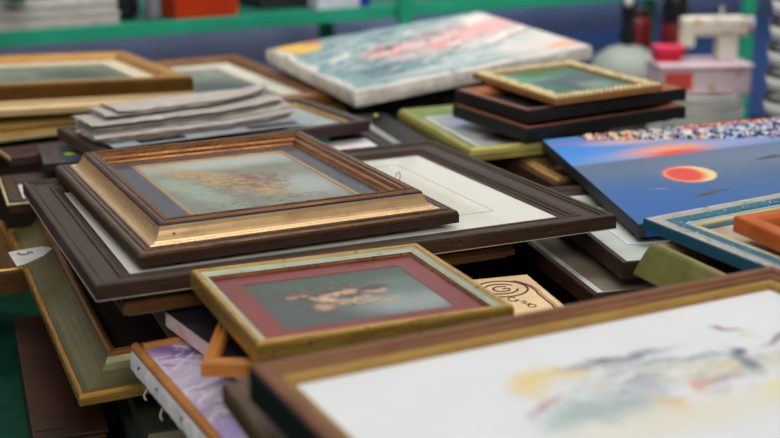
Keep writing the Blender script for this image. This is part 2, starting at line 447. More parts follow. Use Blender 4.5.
def bottle(label, x, y, h, rad, col, cap, grp=None):
    b = thing('bottle', label, 'bottle', on_rack(x, y), grp)
    lathe('bottle_body', [(0, 0), (rad, 0), (rad * 1.02, 0.01), (rad, h * 0.62), (rad * 0.8, h * 0.72), (rad * 0.36, h * 0.82), (rad * 0.36, h * 0.9), (0, h * 0.9)], plain(col, 0.3), b)
    lathe('cap', [(0, h * 0.88), (rad * 0.42, h * 0.88), (rad * 0.42, h), (0, h)], plain(cap, 0.4), b)
bottle('dark bottle beside the pale papers on the green shelf', -0.682, 0.12, 0.17, 0.026, (30, 32, 40), (30, 30, 34))
bottle('grey bottle between the dark bottle and the red crate', -0.635, 0.05, 0.13, 0.018, (118, 120, 126), (180, 180, 184))
bottle('squat black bottle just left of the red crate', -0.640, 0.22, 0.14, 0.026, (36, 36, 38), (20, 20, 20))
t = thing('plastic_crate', 'red orange plastic crate on the green shelf', 'crate', on_rack(-0.50, 0.13))
REDP = plain((206, 62, 26), 0.4, (190, 52, 20), 5)
bm = bmesh.new()
def tap(bm, w0, d0, w1, d1, z0, z1):
    return [bm.verts.new(p) for p in ((-w0, -d0, z0), (w0, -d0, z0), (w0, d0, z0), (-w0, d0, z0), (-w1, -d1, z1), (w1, -d1, z1), (w1, d1, z1), (-w1, d1, z1))]
o_ = tap(bm, 0.080, 0.09, 0.090, 0.105, 0, 0.11); i_ = tap(bm, 0.076, 0.086, 0.086, 0.101, 0.004, 0.11)
for k in range(4):
    j = (k + 1) % 4
    bm.faces.new((o_[k], o_[j], o_[4 + j], o_[4 + k])); bm.faces.new((i_[k], i_[4 + k], i_[4 + j], i_[j])); bm.faces.new((o_[4 + k], o_[4 + j], i_[4 + j], i_[4 + k]))
bm.faces.new(o_[:4][::-1]); bm.faces.new(i_[:4]); link('crate_body', bm, REDP, t)
ring('crate_rim', 0.192, 0.222, [(0, 0.10), (0, 0.116), (0.006, 0.116), (0.006, 0.10)], REDP, t)
for x, cc, lab in ((-0.245, (34, 36, 40), 'black box beside the red crate on the green shelf'), (0.36, (44, 46, 44), 'dark box right of the middle upright of the green shelf')):
    t = thing('dark_box', lab, 'box', on_rack(x, 0.2))
    slab('box_body', 0.15, 0.16, 0.0, 0.10, plain(cc, 0.6), t, bev=0.004); slab('box_lid', 0.156, 0.166, 0.1005, 0.118, plain(tuple(v + 8 for v in cc), 0.6), t, bev=0.004)
t = thing('tissue_box', 'white box with a blue end on the green shelf behind the canvas', 'box', on_rack(-0.055, 0.075))
t.location = on_rack(-0.14, 0.05)[:3]
slab('white_sleeve', 0.125, 0.055, 0.0, 0.06, plain((206, 206, 220), 0.6), t, bev=0.004)
slab('blue_end', 0.03, 0.057, -0.0, 0.061, plain((40, 50, 150), 0.5), t, c=(0.0785, 0), bev=0.004)

# ------------------------------------------------------------------ crockery and ornaments at the back right of the table
plates = None
PX, PY = 0.765, 3.05
PORC = plain((226, 226, 214), 0.25, (196, 196, 188), 6)
for k in range(10):
    if plates is None:
        p = thing('dinner_plate', 'x', 'plate', (PX, PY, 0.0, 0), 'stacked plates under the sewing machine ornament')
        lathe('plate_dish', [(0, 0.0), (0.07, 0.0), (0.075, 0.003), (0.108, 0.0035), (0.1145, 0.0062), (0.1160, 0.0100), (0.1150, 0.0138), (0.112, 0.0145), (0.104, 0.0085), (0.078, 0.0055), (0, 0.0050)], PORC, p, 48); plates = p
    else:
        p = plates.copy(); COL.objects.link(p)
        for ch in list(plates.children): c2 = ch.copy(); COL.objects.link(c2); c2.parent = p
    p.location = (PX + random.uniform(-.003, .003), PY, 0.0001 + 0.0148 * k * 1.0)
    p['label'] = 'white plate in the stack under the pink sewing machine box'
S0 = 0.1492
t = thing('sewing_machine_ornament', 'small cream sewing machine ornament with painted flowers on a pink base', 'ornament', (0.758, 3.03, S0, 0.08))
PINK = plain((214, 190, 198), 0.5, (205, 178, 188), 10)
CREAM = plain((214, 208, 190), 0.35, (196, 150, 120), 55, lo=.56, hi=.66)
base = slab('base_box', 0.225, 0.13, 0.0, 0.064, plain((202, 180, 186), 0.5, (170, 150, 110), 42, lo=.56, hi=.66), t, bev=0.006)
slab('base_lid', 0.232, 0.137, 0.0645, 0.073, PINK, t, bev=0.003)
slab('red_label', 0.068, 0.002, 0.012, 0.056, plain((206, 40, 60), 0.5, (190, 90, 60), 60), t, c=(-0.068, -0.0655))
slab('column', 0.050, 0.045, 0.0735, 0.15, plain((216, 212, 198), 0.35), t, c=(0.066, 0.0), bev=0.008)
slab('arm', 0.150, 0.05, 0.134, 0.182, CREAM, t, c=(0.038, 0), bev=0.012)
slab('needle_head', 0.032, 0.046, 0.108, 0.180, CREAM, t, c=(-0.034, 0), bev=0.008)
bm = bmesh.new(); tube_bm(bm, [(-0.034, 0, 0.109), (-0.034, 0, 0.076)], 0.003); link('needle_bar', bm, plain((170, 150, 90), 0.3, metal=0.8), t)
bm = bmesh.new(); tube_bm(bm, [(0.1135, 0, 0.158), (0.126, 0, 0.158)], 0.024, 24); link('hand_wheel', bm, plain((176, 164, 170), 0.35), t)
lathe('thread_spool', [(0, 0.1825), (0.009, 0.1825), (0.009, 0.186), (0.005, 0.188), (0.005, 0.200), (0.009, 0.203), (0.0, 0.203)], plain((200, 196, 180), 0.5), t, 16, c=(0.05, 0, 0))
t = thing('trinket_box', 'small bright red box on the left of the pink sewing machine base', 'box', (0.758 - .080, 3.03 - .004, S0 + 0.0735, 0.08))
RED = plain((222, 34, 66), 0.4)
slab('box_body', 0.062, 0.05, 0.0, 0.022, plain((190, 28, 50), 0.4), t, bev=0.002); slab('box_lid', 0.066, 0.054, 0.0225, 0.038, plain((232, 50, 90), 0.35), t, bev=0.003)
t = thing('desk_lamp', 'grey domed desk lamp with a black stem behind the dark frames', 'lamp', (0.640, 3.34, 0.0, 0))
lathe('lamp_shade', [(0.0, 0.215), (0.02, 0.214), (0.05, 0.205), (0.085, 0.182), (0.105, 0.14), (0.116, 0.08), (0.118, 0.0), (0.112, 0.0), (0.108, 0.08), (0.0, 0.2)], plain((150, 156, 146), 0.45, (120, 126, 118), 6), t)
lathe('lamp_stem', [(0.0, 0.2155), (0.018, 0.216), (0.024, 0.24), (0.016, 0.27), (0.02, 0.30), (0.022, 0.33), (0.012, 0.36), (0.012, 0.52), (0.0, 0.52)], plain((26, 28, 32), 0.4), t, 20)
lathe('lamp_knob', [(0.0, 0.318), (0.01, 0.32), (0.014, 0.332), (0.01, 0.344), (0, 0.346)], plain((190, 190, 190), 0.3), t, 16, c=(-0.006, -0.02, 0))
t = thing('bottle', 'tall black bottle with a red band behind the sewing machine ornament', 'bottle', (0.80, 3.50, 0.0, 0))
lathe('bottle_body', [(0, 0), (0.034, 0), (0.036, 0.02), (0.036, 0.30), (0.03, 0.34), (0.014, 0.37), (0.014, 0.44), (0, 0.44)], plain((24, 24, 28), 0.25), t)
lathe('red_band', [(0.0365, 0.16), (0.0375, 0.162), (0.0375, 0.25), (0.0365, 0.252)], plain((104, 20, 28), 0.5), t)
t = thing('jar', 'dark red jar standing between the grey lamp and the black bottle', 'jar', (0.715, 3.58, 0.0, 0))
lathe('jar_body', [(0, 0), (0.036, 0), (0.038, 0.02), (0.038, 0.24), (0.03, 0.262), (0, 0.262)], plain((104, 18, 26), 0.4), t)
lathe('jar_lid', [(0, 0.2625), (0.03, 0.2625), (0.03, 0.285), (0, 0.285)], plain((30, 26, 28), 0.4), t)
bowl0 = None
for k in range(10):
    if bowl0 is None:
        p = thing('white_bowl', 'x', 'bowl', (0.865, 2.62, 0, 0), 'tall stack of white bowls at the right edge')
        lathe('bowl_wall', [(0, 0.0), (0.042, 0.0), (0.062, 0.012), (0.070, 0.046), (0.066, 0.046), (0.058, 0.014), (0, 0.006)], plain((226, 226, 222), 0.25), p, 40)
        lathe('dark_rim', [(0.0662, 0.046), (0.0712, 0.0455), (0.0715, 0.0525), (0.0665, 0.053), (0.0662, 0.046)], plain((20, 24, 40), 0.3), p, 40); bowl0 = p
    else:
        p = bowl0.copy(); COL.objects.link(p)
        for ch in list(bowl0.children): c2 = ch.copy(); COL.objects.link(c2); c2.parent = p
    p.location = (0.872, 2.62, 0.0001 + 0.0535 * k)
    p['label'] = 'white bowl with a dark rim in the tall stack at the right edge'

# ------------------------------------------------------------------ added dark boxes carrying the pile and blacking out its shaded gaps
def carrier(name, label, cat, x, y, a, w, d, z0, z1, col, col2=None):
    t = thing(name, label, cat, (x, y, z0, a)); h = z1 - z0
    slab('body', w, d, 0.0, h * 0.8 - 0.0005, plain(col, 0.7, col2, 20), t, bev=0.002)
    ring('lid', w + 0.004, d + 0.004, [(0, h * 0.8), (0, h), (w * 0.4, h), (w * 0.4, h * 0.8)], plain(tuple(v * 1.15 for v in col), 0.6), t)
    return t
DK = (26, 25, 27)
carrier('dark_box', 'added black box standing in for the shade behind the wooden plaque', 'box', .37, 1.53, .35, .34, .34, 0, .2245, DK)  # added in black so the gap shows dark instead of the green table
carrier('dark_box', 'black lidded box under the wooden plaque and the small gold frame', 'box', .165, 1.16, .40, .12, .15, 0, .2495, (30, 27, 26))
carrier('dark_box', 'dark brown box under the green gilt frame, right of the leather case', 'box', -.20, 1.56, .41, .20, .16, 0, .165, (34, 27, 22))
carrier('dark_box', 'black box beneath the back half of the big brown frame', 'box', .07, 1.68, .42, .22, .12, 0, .2580, DK)
carrier('dark_box', 'black box under the green frame and the black pair', 'box', .20, 2.09, .34, .20, .16, 0, .2655, DK)
carrier('dark_box', 'brown carton under the dark frame that holds the newspapers', 'box', -.245, 1.965, .57, .18, .10, 0, .2835, (52, 40, 30))
carrier('dark_box', 'brown carton beneath the gold frames at the back left', 'box', -.80, 2.235, .58, .54, .24, 0, .2475, (52, 40, 30))
carrier('dark_box', 'brown carton beneath the ridged brown frame', 'box', -.31, 2.38, .50, .22, .18, 0, .2415, (52, 40, 30))
carrier('dark_box', 'dark box under the large foreground frame', 'box', .22, .86, .41, .30, .20, 0, .2845, (40, 30, 24))
carrier('dark_box', 'added black box standing in for the shadow under the flower canvas', 'box', .10, 2.44, .47, .42, .16, 0, .272, DK)  # added so the shaded space below the canvas reads black, not wall blue


# ------------------------------------------------------------------ frames, lowest first
# brown leather board and dark green books at the lower left
p = POSE['I']
ca = p[3]
p = (p[0] - .109 * math.cos(ca), p[1] - .109 * math.sin(ca), 0.0, ca, 0, 0, .082, p[7])
t = thing('leather_case', 'narrow brown leather case lying flat at the lower left under the green gilt frame', 'case', p)
LEATH = plain((62, 34, 20), 0.42, (34, 20, 13), 11, bump=0.2, lo=0.3, hi=0.7)
slab('case_body', p[6] - .004, p[7] - .004, 0.0, 0.094, LEATH, t, bev=0.003)
slab('case_lid', p[6], p[7], 0.0945, 0.10, LEATH, t, bev=0.002)
for yy in (.176, -.176):
    ribbon('stitched_seam', [[(-p[6] / 2 + .003, yy), (p[6] / 2 - .003, yy)]], 0.1002, 0.0014, plain((36, 24, 20), 0.7), t)
def book(label, x, y, z, a, w, d, h, col, page=(150, 140, 118)):
    t = thing('book', label, 'book', (x, y, z, a))
    slab('back_cover', w, d, 0, 0.002, plain(col, 0.5, tuple(v * .7 for v in col), 15), t)
    slab('front_cover', w, d, h - 0.002, h, plain(col, 0.5, tuple(v * .7 for v in col), 15), t)
    slab('spine', 0.002, d, 0.0021, h - 0.0021, plain(col, 0.5), t, c=(-w / 2 + 0.001, 0))
    slab('pages', w - 0.008, d - 0.008, 0.0021, h - 0.0021, plain(page, 0.9, tuple(v * .85 for v in page), 300), t, c=(0.0, 0))
book('dark green book under the gilt frame, upper of two by the leather case', -0.188, 1.305, 0.1042, 0.338, 0.21, 0.16, 0.024, (58, 66, 52))
book('dark green book under the gilt frame, lower of two by the leather case', -0.186, 1.29, 0.076, 0.345, 0.22, 0.17, 0.028, (46, 56, 48), (90, 88, 74))

# H: green and gilt cove frame
p = POSE['H']; w, d = size('H')
t = thing('framed_picture', 'wide green and gilt cove frame at the lower left, over the leather case', 'framed picture', p)
ring('gilt_edge', w, d, sect([(0, 0.008), (.0008, 0.0105), (.0025, 0.0122), (.005, 0.0124), (.0068, 0.0112)]), gilt((160, 110, 44), (218, 168, 84), 0.28, 0.7), t)
ring('green_cove', w, d, sect([(.007, 0.0110), (.012, 0.0112), (.018, 0.0130), (.024, 0.0165), (.030, 0.0212), (.035, 0.0270), (.0385, 0.0330)]), gilt((98, 96, 64), (116, 110, 76), 0.36, 0.45, (136, 104, 58), 0.62, .1), t)
ring('inner_lip', w, d, sect([(.0388, 0.0335), (.040, 0.0370), (.043, 0.0390), (.046, 0.0385), (.0475, 0.0350), (.050, 0.0330), (.053, 0.024), (.055, 0.012), (.056, 0.006)]), wood((84, 50, 20), (140, 92, 42), 0.33, metal=.2), t)
slab('backing_board', w - .116, d - .116, 0.0003, 0.002, plain((46, 34, 26), .9), t)
slab('inner_panel', w - .20, d - .19, 0.0022, 0.010, plain((170, 156, 130), 0.8, (146, 132, 108), 8), t, c=(.025, 0))
# L3
p = POSE['L3']; w, d = size('L3'); p = (p[0] - .008,) + tuple(p[1:])
t = thing('framed_picture', 'deep brown frame with a thin gilt edge at the left, under the green cove frame', 'framed picture', p)
ring('outer_box', w, d, sect([(0, 0.031), (.0015, 0.0335), (.004, 0.034)]), wood((70, 44, 22), (110, 74, 38), 0.4), t)
ring('gilt_edge', w, d, sect([(.0042, .0335), (.005, .035), (.007, .035), (.0085, .033)]), gilt((190, 142, 58), (226, 184, 96), 0.3), t)
ring('olive_cove', w, d, sect([(.009, .031), (.013, .027), (.02, .0245), (.028, .025), (.034, .028)]), gilt((90, 64, 40), (120, 90, 56), 0.45, 0.3, (70, 46, 28), 0.62), t)
ring('inner_lip', w, d, sect([(.0345, .028), (.037, .030), (.042, .028), (.048, .018), (.05, .010)]), wood((84, 54, 30), (128, 88, 50), 0.4), t)
slab('backing_board', w - .105, d - .105, 0.001, 0.005, plain((60, 48, 40), .9), t)
# torn white paper tag
t = thing('paper_tag', 'torn white paper tag lying on the green cove rail at left', 'paper', (-0.472, 1.520, 0.2142, 0.05))
bm = bmesh.new()
top = [(-.027, .026), (-.008, .032), (.014, .040), (.029, .034), (.024, .004), (.010, -.024), (-.001, -.036), (-.013, -.008)]
zz = [0.0, .0015, .003, .0025, .002, .0015, .001, .0005]
a = [bm.verts.new((x, y, z)) for (x, y), z in zip(top, zz)]; b2 = [bm.verts.new((x, y, z - .0004)) for (x, y), z in zip(top, zz)]
bm.faces.new(a[::-1]); bm.faces.new(b2)
for k in range(8): bm.faces.new((a[k], a[(k + 1) % 8], b2[(k + 1) % 8], b2[k]))
bmesh.ops.recalc_face_normals(bm, faces=bm.faces)
link('torn_sheet', bm, plain((214, 212, 206), .8), t)
ribbon('ink_mark', [[(-.012, .012), (-.004, .006), (.004, .010)], [(0.0, .018), (.008, .014)]], .0030, .0016, plain((70, 74, 90), .7), t)

# L1, L0: dark frames at the left edge
p = POSE['L1']; w, d = size('L1')
t = thing('framed_picture', 'dark frame with a cream beaded outer edge under the corner of the big brown frame', 'framed picture', p)
ring('dark_moulding', w, d, sect([(0.003, 0.016), (.005, 0.018), (.02, .0165), (.024, .013), (.026, .008)]), wood((50, 32, 24), (78, 54, 40), .4), t)
beads('beaded_edge', [((-w / 2 + .0015, -d / 2 + .0015, .0135), (w / 2 - .0015, -d / 2 + .0015, .0135)), ((-w / 2 + .0015, -d / 2 + .0015, .0135), (-w / 2 + .0015, d / 2 - .0015, .0135))], .0023, .0036, gilt((206, 190, 140), (226, 214, 170), .4, .4), t)
ring('white_mat', w - .05, d - .05, [(0, .003), (0, .007), (.012, .007), (.012, .003)], CARD, t)
slab('print', w - .072, d - .072, .003, .006, plain((96, 98, 100), .5), t)
p = POSE['L0']; w, d = size('L0')
t = thing('framed_picture', 'purple brown flat frame with a cream outer line at the far left', 'framed picture', p)
ring('flat_moulding', w, d, sect([(0.0022, .012), (.004, .014), (.03, .013), (.032, .009)]), wood((56, 40, 38), (84, 62, 58), .35), t)
slab('cream_edge', .0020, d, .009, .0142, gilt((206, 186, 130), (226, 208, 160), .4, .4), t, c=(-w / 2 + .001, 0))
slab('picture_panel', w - .066, d - .066, .001, .006, plain((70, 60, 62), .5), t)
# Y: dark illustrated book
p = POSE['Y']; w, d = size('Y')
t = thing('picture_book', 'thin dark blue book with a yellow and red emblem beneath the dark frame corner', 'book', p)
slab('cover', w, d, .0095, .011, painting('book_cover', (44, 54, 60), (54, 64, 70), [(-.048, -.014, .007, .009, 20, (150, 190, 60), .4), (-.034, -.022, .009, .007, 0, (200, 50, 20), .3), (-.032, -.040, .02, .012, 0, (30, 84, 112), .4), (-.078, 0, .008, .06, 0, (60, 26, 36), .5)], rough=.35), t)
slab('pages', w - .006, d - .006, .0015, .0094, plain((44, 38, 40), .8), t); slab('back_cover', w, d, 0, .0014, plain((30, 32, 38), .5), t)

# S, S2, S3: thick gilt frames stacked at the back left
p = POSE['S']; w, d = size('S')
t = thing('framed_picture', 'deep brown and gold frame with a pale mat, topmost at the back left', 'framed picture', p)
BRG = wood((150, 100, 40), (196, 146, 70), .36, bump=.2, metal=.2)
ring('outer_cove', w, d, sect([(0, .004), (.0, .010), (.003, .013), (.006, .018), (.0075, .024)]), gilt((196, 164, 112), (218, 190, 140), .45, .35, (150, 110, 60), .66), t)
ring('brown_side', w, d, sect([(.008, .0245), (.009, .046), (.011, .0495), (.014, .050)]), wood((90, 56, 18), (120, 80, 30), .35, metal=.3), t)
ring('top_rail', w, d, sect([(.0143, .0502), (.020, .0508), (.036, .049), (.040, .045), (.044, .040)]), BRG, t)
ring('mat', w - .088, d - .088, [(0, .034), (0, .038), (.040, .038), (.040, .034)], plain((206, 196, 170), .8, (198, 186, 160), 9), t)
slab('backing_board', w - .02, d - .02, .001, .0035, BOARD, t)
slab('picture', w - .168, d - .168, .030, .034, painting('landscape_print', (118, 128, 108), (86, 100, 84), [(.14, 0, .06, .05, 0, (70, 84, 70), .6), (-.1, .05, .12, .04, 0, (130, 140, 130), .6)], rough=.6), t)
p = POSE['S2']; w, d = size('S2')
t = thing('framed_picture', 'thin gold edged frame directly beneath the deep brown and gold frame', 'framed picture', p)
ring('gilt_moulding', w, d, sect([(0, .006), (.002, .010), (.005, .0135), (.008, .0165), (.011, .018), (.014, .0165), (.03, .013)]), gilt((222, 172, 84), (244, 206, 124), .32, .35), t)
slab('backing_board', w - .06, d - .06, .001, .012, BOARD, t)
p = POSE['S3']; w, d = size('S3')
t = thing('framed_picture', 'bright gold frame with a silver beaded edge, lowest of the back left pile', 'framed picture', p)
ring('gilt_moulding', w, d, sect([(.003, .006), (.004, .011), (.006, .0135), (.010, .0155), (.014, .018), (.020, .018), (.03, .013)]), gilt((226, 178, 84), (248, 212, 130), .30, .35), t)
beads('beaded_edge', [((-w / 2 + .002, -d / 2 + .002, .0035), (w / 2 - .002, -d / 2 + .002, .0035)), ((w / 2 - .002, -d / 2 + .002, .0035), (w / 2 - .002, d / 2 - .002, .0035))], .0026, .005, gilt((222, 216, 196), (240, 236, 220), .35, .3), t)
slab('backing_board', w - .06, d - .06, .001, .012, BOARD, t)
# T, T2
p = POSE['T']; w, d = size('T')
t = thing('framed_picture', 'brown and gold ridged frame between the newspapers and the flower canvas', 'framed picture', p)
prof = [(0, .014), (.001, .017), (.003, .018)]
for k in range(5): prof += [(.006 + k * .006, .0185 + .0005 * (k % 2)), (.009 + k * .006, .0170)]
ring('ridged_moulding', w, d, sect(prof + [(.036, .018), (.040, .012)]), wood((84, 54, 32), (146, 100, 54), .38, metal=.15), t)
ring('mat', w - .08, d - .08, [(0, .004), (0, .008), (.045, .008), (.045, .004)], plain((206, 202, 182), .75, (190, 188, 170), 8), t)
slab('picture', w - .17, d - .17, .003, .006, painting('grey_print', (104, 112, 104), (140, 146, 136), [(0.02, -.05, .08, .1, 10, (70, 82, 80), .6)]), t)
p = POSE['T2']; w, d = size('T2')
t = thing('framed_picture', 'rounded gold frame corner showing under the ridged brown frame', 'framed picture', p)
ring('gilt_moulding', w, d, sect(rnd([(0, .004), (0, .012), (.006, .018), (.018, .018), (.024, .010)], 2)), gilt((184, 130, 48), (226, 176, 92), .3, .6), t)
slab('backing_board', w - .05, d - .05, .001, .012, CARD, t)

# U: dark frame carrying the newspapers
p = POSE['U']; w, d = size('U')
t = thing('framed_picture', 'dark purplish frame with a thin gold inner line, under the folded newspapers', 'framed picture', p)
ring('dark_moulding', w, d, sect([(0, .015), (.0015, .018), (.016, .0175), (.018, .014)]), wood((46, 34, 36), (72, 56, 54), .4), t)
ring('gold_slip', w, d, sect([(.0183, .012), (.0195, .0135), (.023, .012), (.024, .009)]), gilt((176, 138, 66), (206, 170, 100), .35), t)
slab('print', w - .049, d - .049, .003, .008, plain((172, 180, 178), .6, (150, 158, 156), 10), t)
slab('glass', w - .0495, d - .0495, .0084, .0096, GLASS, t)

# R: folded newspapers
def newspaper(label, x, y, z, a, L, Wd, H_, seed, c1, c2, tip=0.0, layers=4):
    """folded wad: thin creased sheets with ragged, sharp edges and a pointed right end"""
    t = thing('newspaper', label, 'newspaper', (x, y, z, a), 'folded newspapers on the dark frame')
    m, nt, b = newmat('newsprint'); tcn = N(nt, 'ShaderNodeTexCoord')
    f = noise_fac(nt, tcn.outputs['Object'], (50, 520, 260), 3, .7, .45, .60); g = noise_fac(nt, tcn.outputs['Object'], 16.0, 3, .6, .35, .7)
    cc = mixc(nt, f, srgb(c1), srgb(c2)); cc = mixc(nt, g, cc, srgb(tuple(v * .84 for v in c1)))
    nt.links.new(cc, b.inputs['Base Color']); b.inputs['Roughness'].default_value = .85
    rs = random.Random(seed)
    for q in range(layers):
        bm = bmesh.new(); nx, ny = 56, 12; lt = H_ / layers
        L_ = L * rs.uniform(.90, 1.0); W_ = Wd * rs.uniform(.84, 1.0); ox = rs.uniform(-.010, .010); oy = rs.uniform(-.010, .010); cr = rs.uniform(-.2, .2)
        def pt(i, j, low):
            u, v = i / nx, j / ny; xx = (u - .5) * L_
            sh = 1 - tip * max(0, (u - .62) / .38) ** 1.2
            wv = W_ * sh * (1 + .07 * noise.noise(Vector((u * 14, j // 6, seed + q))) + .03 * noise.noise(Vector((u * 60, j // 6, seed + q * 3))))
            yy = (v - .5) * wv + .010 * tip * (1 - sh)
            crease = abs(((u * 5 + cr * 4 + v * 1.2 + .35 * math.sin(v * 3 + seed)) % 1) - .5) - .25
            zb = lt * q
            dz = lt * (.85 + .75 * crease * min(1, 6 * min(v, 1 - v, u, 1 - u)))
            env = math.sin(PI * min(1, max(0, v))) ** .35
            zz = zb + (lt * .16 if not low else 0.0002) + (0 if low else dz * (.15 + .85 * env) * .8)
            en = .006 * noise.noise(Vector((v * 9, seed, q))) if i in (0, nx) else 0
            zz += (.010 * max(0, (u - .80) / .2) ** 2 + .004 * max(0, (.12 - u) / .12)) * (q / layers) * (1 if Wd < .09 else .25)
            return (xx + ox + en, yy + oy + .003 * noise.noise(Vector((xx * 20, seed, q))), zz)
        tp = [[bm.verts.new(pt(i, j, False)) for i in range(nx + 1)] for j in range(ny + 1)]
        bt = [[bm.verts.new(pt(i, j, True)) for i in range(nx + 1)] for j in range(ny + 1)]
        for j in range(ny):
            for i in range(nx):
                bm.faces.new((tp[j][i], tp[j][i + 1], tp[j + 1][i + 1], tp[j + 1][i])); bm.faces.new((bt[j][i], bt[j + 1][i], bt[j + 1][i + 1], bt[j][i + 1]))
        for i in range(nx):
            bm.faces.new((bt[0][i], bt[0][i + 1], tp[0][i + 1], tp[0][i])); bm.faces.new((bt[ny][i + 1], bt[ny][i], tp[ny][i], tp[ny][i + 1]))
        for j in range(ny):
            bm.faces.new((bt[j + 1][0], bt[j][0], tp[j][0], tp[j + 1][0])); bm.faces.new((bt[j][nx], bt[j + 1][nx], tp[j + 1][nx], tp[j][nx]))
        link('folded_sheet', bm, m, t)
    return t
ya = POSE['U'][3] - .02
def onU(lx, ly): 
    a = ya; q = POSE['U']; return (q[0] + lx * math.cos(a) - ly * math.sin(a), q[1] + lx * math.sin(a) + ly * math.cos(a))
q1 = onU(-.045, .012); q2 = onU(-.040, .022); q3 = onU(-.03, .032)
newspaper('grey folded newspaper on the dark frame, lowest of its heap', q1[0], q1[1], .3042, ya, .35, .120, .016, 1, (190, 180, 170), (128, 120, 114), .45, 4)
newspaper('grey folded newspaper on the dark frame, middle of its heap', q2[0], q2[1], .3206, ya + .03, .35, .10, .011, 4, (194, 184, 174), (134, 126, 120), .60, 3)
newspaper('ragged folded newspaper on top of the heap on the dark frame', q3[0], q3[1], .3320, ya + .07, .31, .08, .012, 9, (200, 190, 180), (140, 132, 126), .75, 3)
q4 = onU(-.03, -.055)
t = thing('printed_leaflet', 'printed leaflet with black blocks under the front of the newspapers', 'leaflet', (q4[0], q4[1], .3032, ya))
slab('sheet', .33, .05, 0, .0006, plain((150, 156, 160), .6), t)
slab('black_block', .075, .022, .00065, .0009, plain((20, 24, 26), .5), t, c=(-.085, -.006)); slab('black_block', .085, .022, .00065, .0009, plain((28, 30, 38), .5), t, c=(.10, -.006))

# W: black frame, V: green frame, P2 P1 P0 small stack
p = POSE['W']; w, d = size('W')
t = thing('framed_picture', 'glossy black frame with a gold hook, under the flower canvas corner', 'framed picture', p)
ring('black_moulding', w, d, sect([(0, .014), (.003, .019), (.012, .020), (.026, .016), (.036, .012), (.040, .010)]), BLACKP, t)
lathe('gold_hook', [(0, .0195), (.0045, .0197), (.0045, .022), (.002, .0235), (0, .0238)], gilt((210, 160, 50), (230, 190, 90), .3), t, 16, c=(.02, .095, 0))
slab('print', w - .081, d - .081, .003, .009, plain((150, 150, 146), .7), t)
t = thing('small_print', 'white card with faint pink flowers left of the black frame', 'card', (-0.062, 1.90, .268, .36))
slab('card_sheet', .09, .11, 0, .002, painting('pink_card', (222, 218, 216), (210, 206, 206), [(0, .02, .012, .012, 0, (222, 190, 190), .8), (.02, -.02, .012, .008, 0, (196, 206, 190), .8)]), t)
p = POSE['V']; w, d = size('V')
t = thing('framed_picture', 'green frame with a yellow gilt outer edge beneath the two black frames', 'framed picture', p)
YG = gilt((150, 142, 66), (184, 174, 100), .35, .45, (110, 110, 50), .62)
ring('yellow_edge', w, d, sect([(0, .010), (.002, .016), (.006, .0195), (.010, .0195)]), YG, t)
ring('green_moulding', w, d, sect([(.0103, .019), (.014, .0175), (.024, .015), (.028, .011)]), gilt((96, 122, 56), (124, 146, 76), .35, .3, (150, 150, 80), .64), t)
ring('mat', w - .056, d - .056, [(0, .004), (0, .008), (.014, .008), (.014, .004)], plain((196, 200, 196), .7), t)
slab('print', w - .086, d - .086, .003, .007, painting('garden_print', (166, 172, 170), (120, 124, 130), [(0, -.06, .06, .03, 0, (70, 30, 40), .5), (-.03, .05, .04, .05, 0, (150, 160, 190), .5)]), t)
for nm, lab in (('P2', 'black frame with a rust brown top, lower of the pair under the ornate gold frame'), ('P1', 'black frame with a rust brown top, upper of the pair under the ornate gold frame')):
    p = POSE[nm]; w, d = size(nm)
    t = thing('framed_picture', lab, 'framed picture', p, 'pair of black frames')
    ring('black_side', w, d, sect([(0, .018), (.0012, .0202), (.0035, .0207)]), plain((26, 25, 27), .42), t)
    ring('rust_moulding', w, d, sect([(.0038, .0206), (.007, .0206), (.018, .0185), (.026, .014), (.028, .010)]), wood((120, 62, 34), (164, 94, 56), .4), t)
    slab('print', w - .057, d - .057, .002, .009, plain((40, 40, 38), .4), t)
p = POSE['P0']; w, d = size('P0')
t = thing('framed_picture', 'small ornate gold frame with a green painting on top of the black frames', 'framed picture', p)
ring('brown_side', w, d, sect([(0, .008), (.001, .0095), (.002, .0098)]), wood((120, 80, 40), (160, 112, 62), .4), t)
ring('gilt_moulding', w, d, sect([(.0022, .0095), (.006, .0105), (.020, .011), (.024, .008), (.026, .006)]), gilt((96, 68, 30), (130, 98, 54), .4, .4), t)
ORN = gilt((206, 184, 128), (236, 220, 172), .35, .45, (120, 92, 50), .6)
path = []
for ins in (.005, .010, .0155, .021):
    a_, b_ = w / 2 - ins, d / 2 - ins
    path += [((-a_, -b_, .0105), (a_, -b_, .0105)), ((a_, -b_, .0105), (a_, b_, .0105)), ((a_, b_, .0105), (-a_, b_, .0105)), ((-a_, b_, .0105), (-a_, -b_, .0105))]
tag(beads('carved_ornament', path, .0030, .0090, ORN, t, .9, .35), None, None)
slab('painting', w - .052, d - .052, .001, .006, painting('green_oil', (54, 108, 92), (40, 90, 70), [(-.03, .06, .05, .04, 0, (90, 150, 130), .7), (.02, 0, .05, .035, 20, (66, 72, 92), .5), (.0, .075, .05, .03, 0, (52, 100, 56), .6), (.03, -.05, .03, .03, 0, (110, 130, 120), .6), (-.02, -.03, .02, .05, 10, (40, 80, 80), .6)], warp=.02, bump=.5, rough=.4), t)

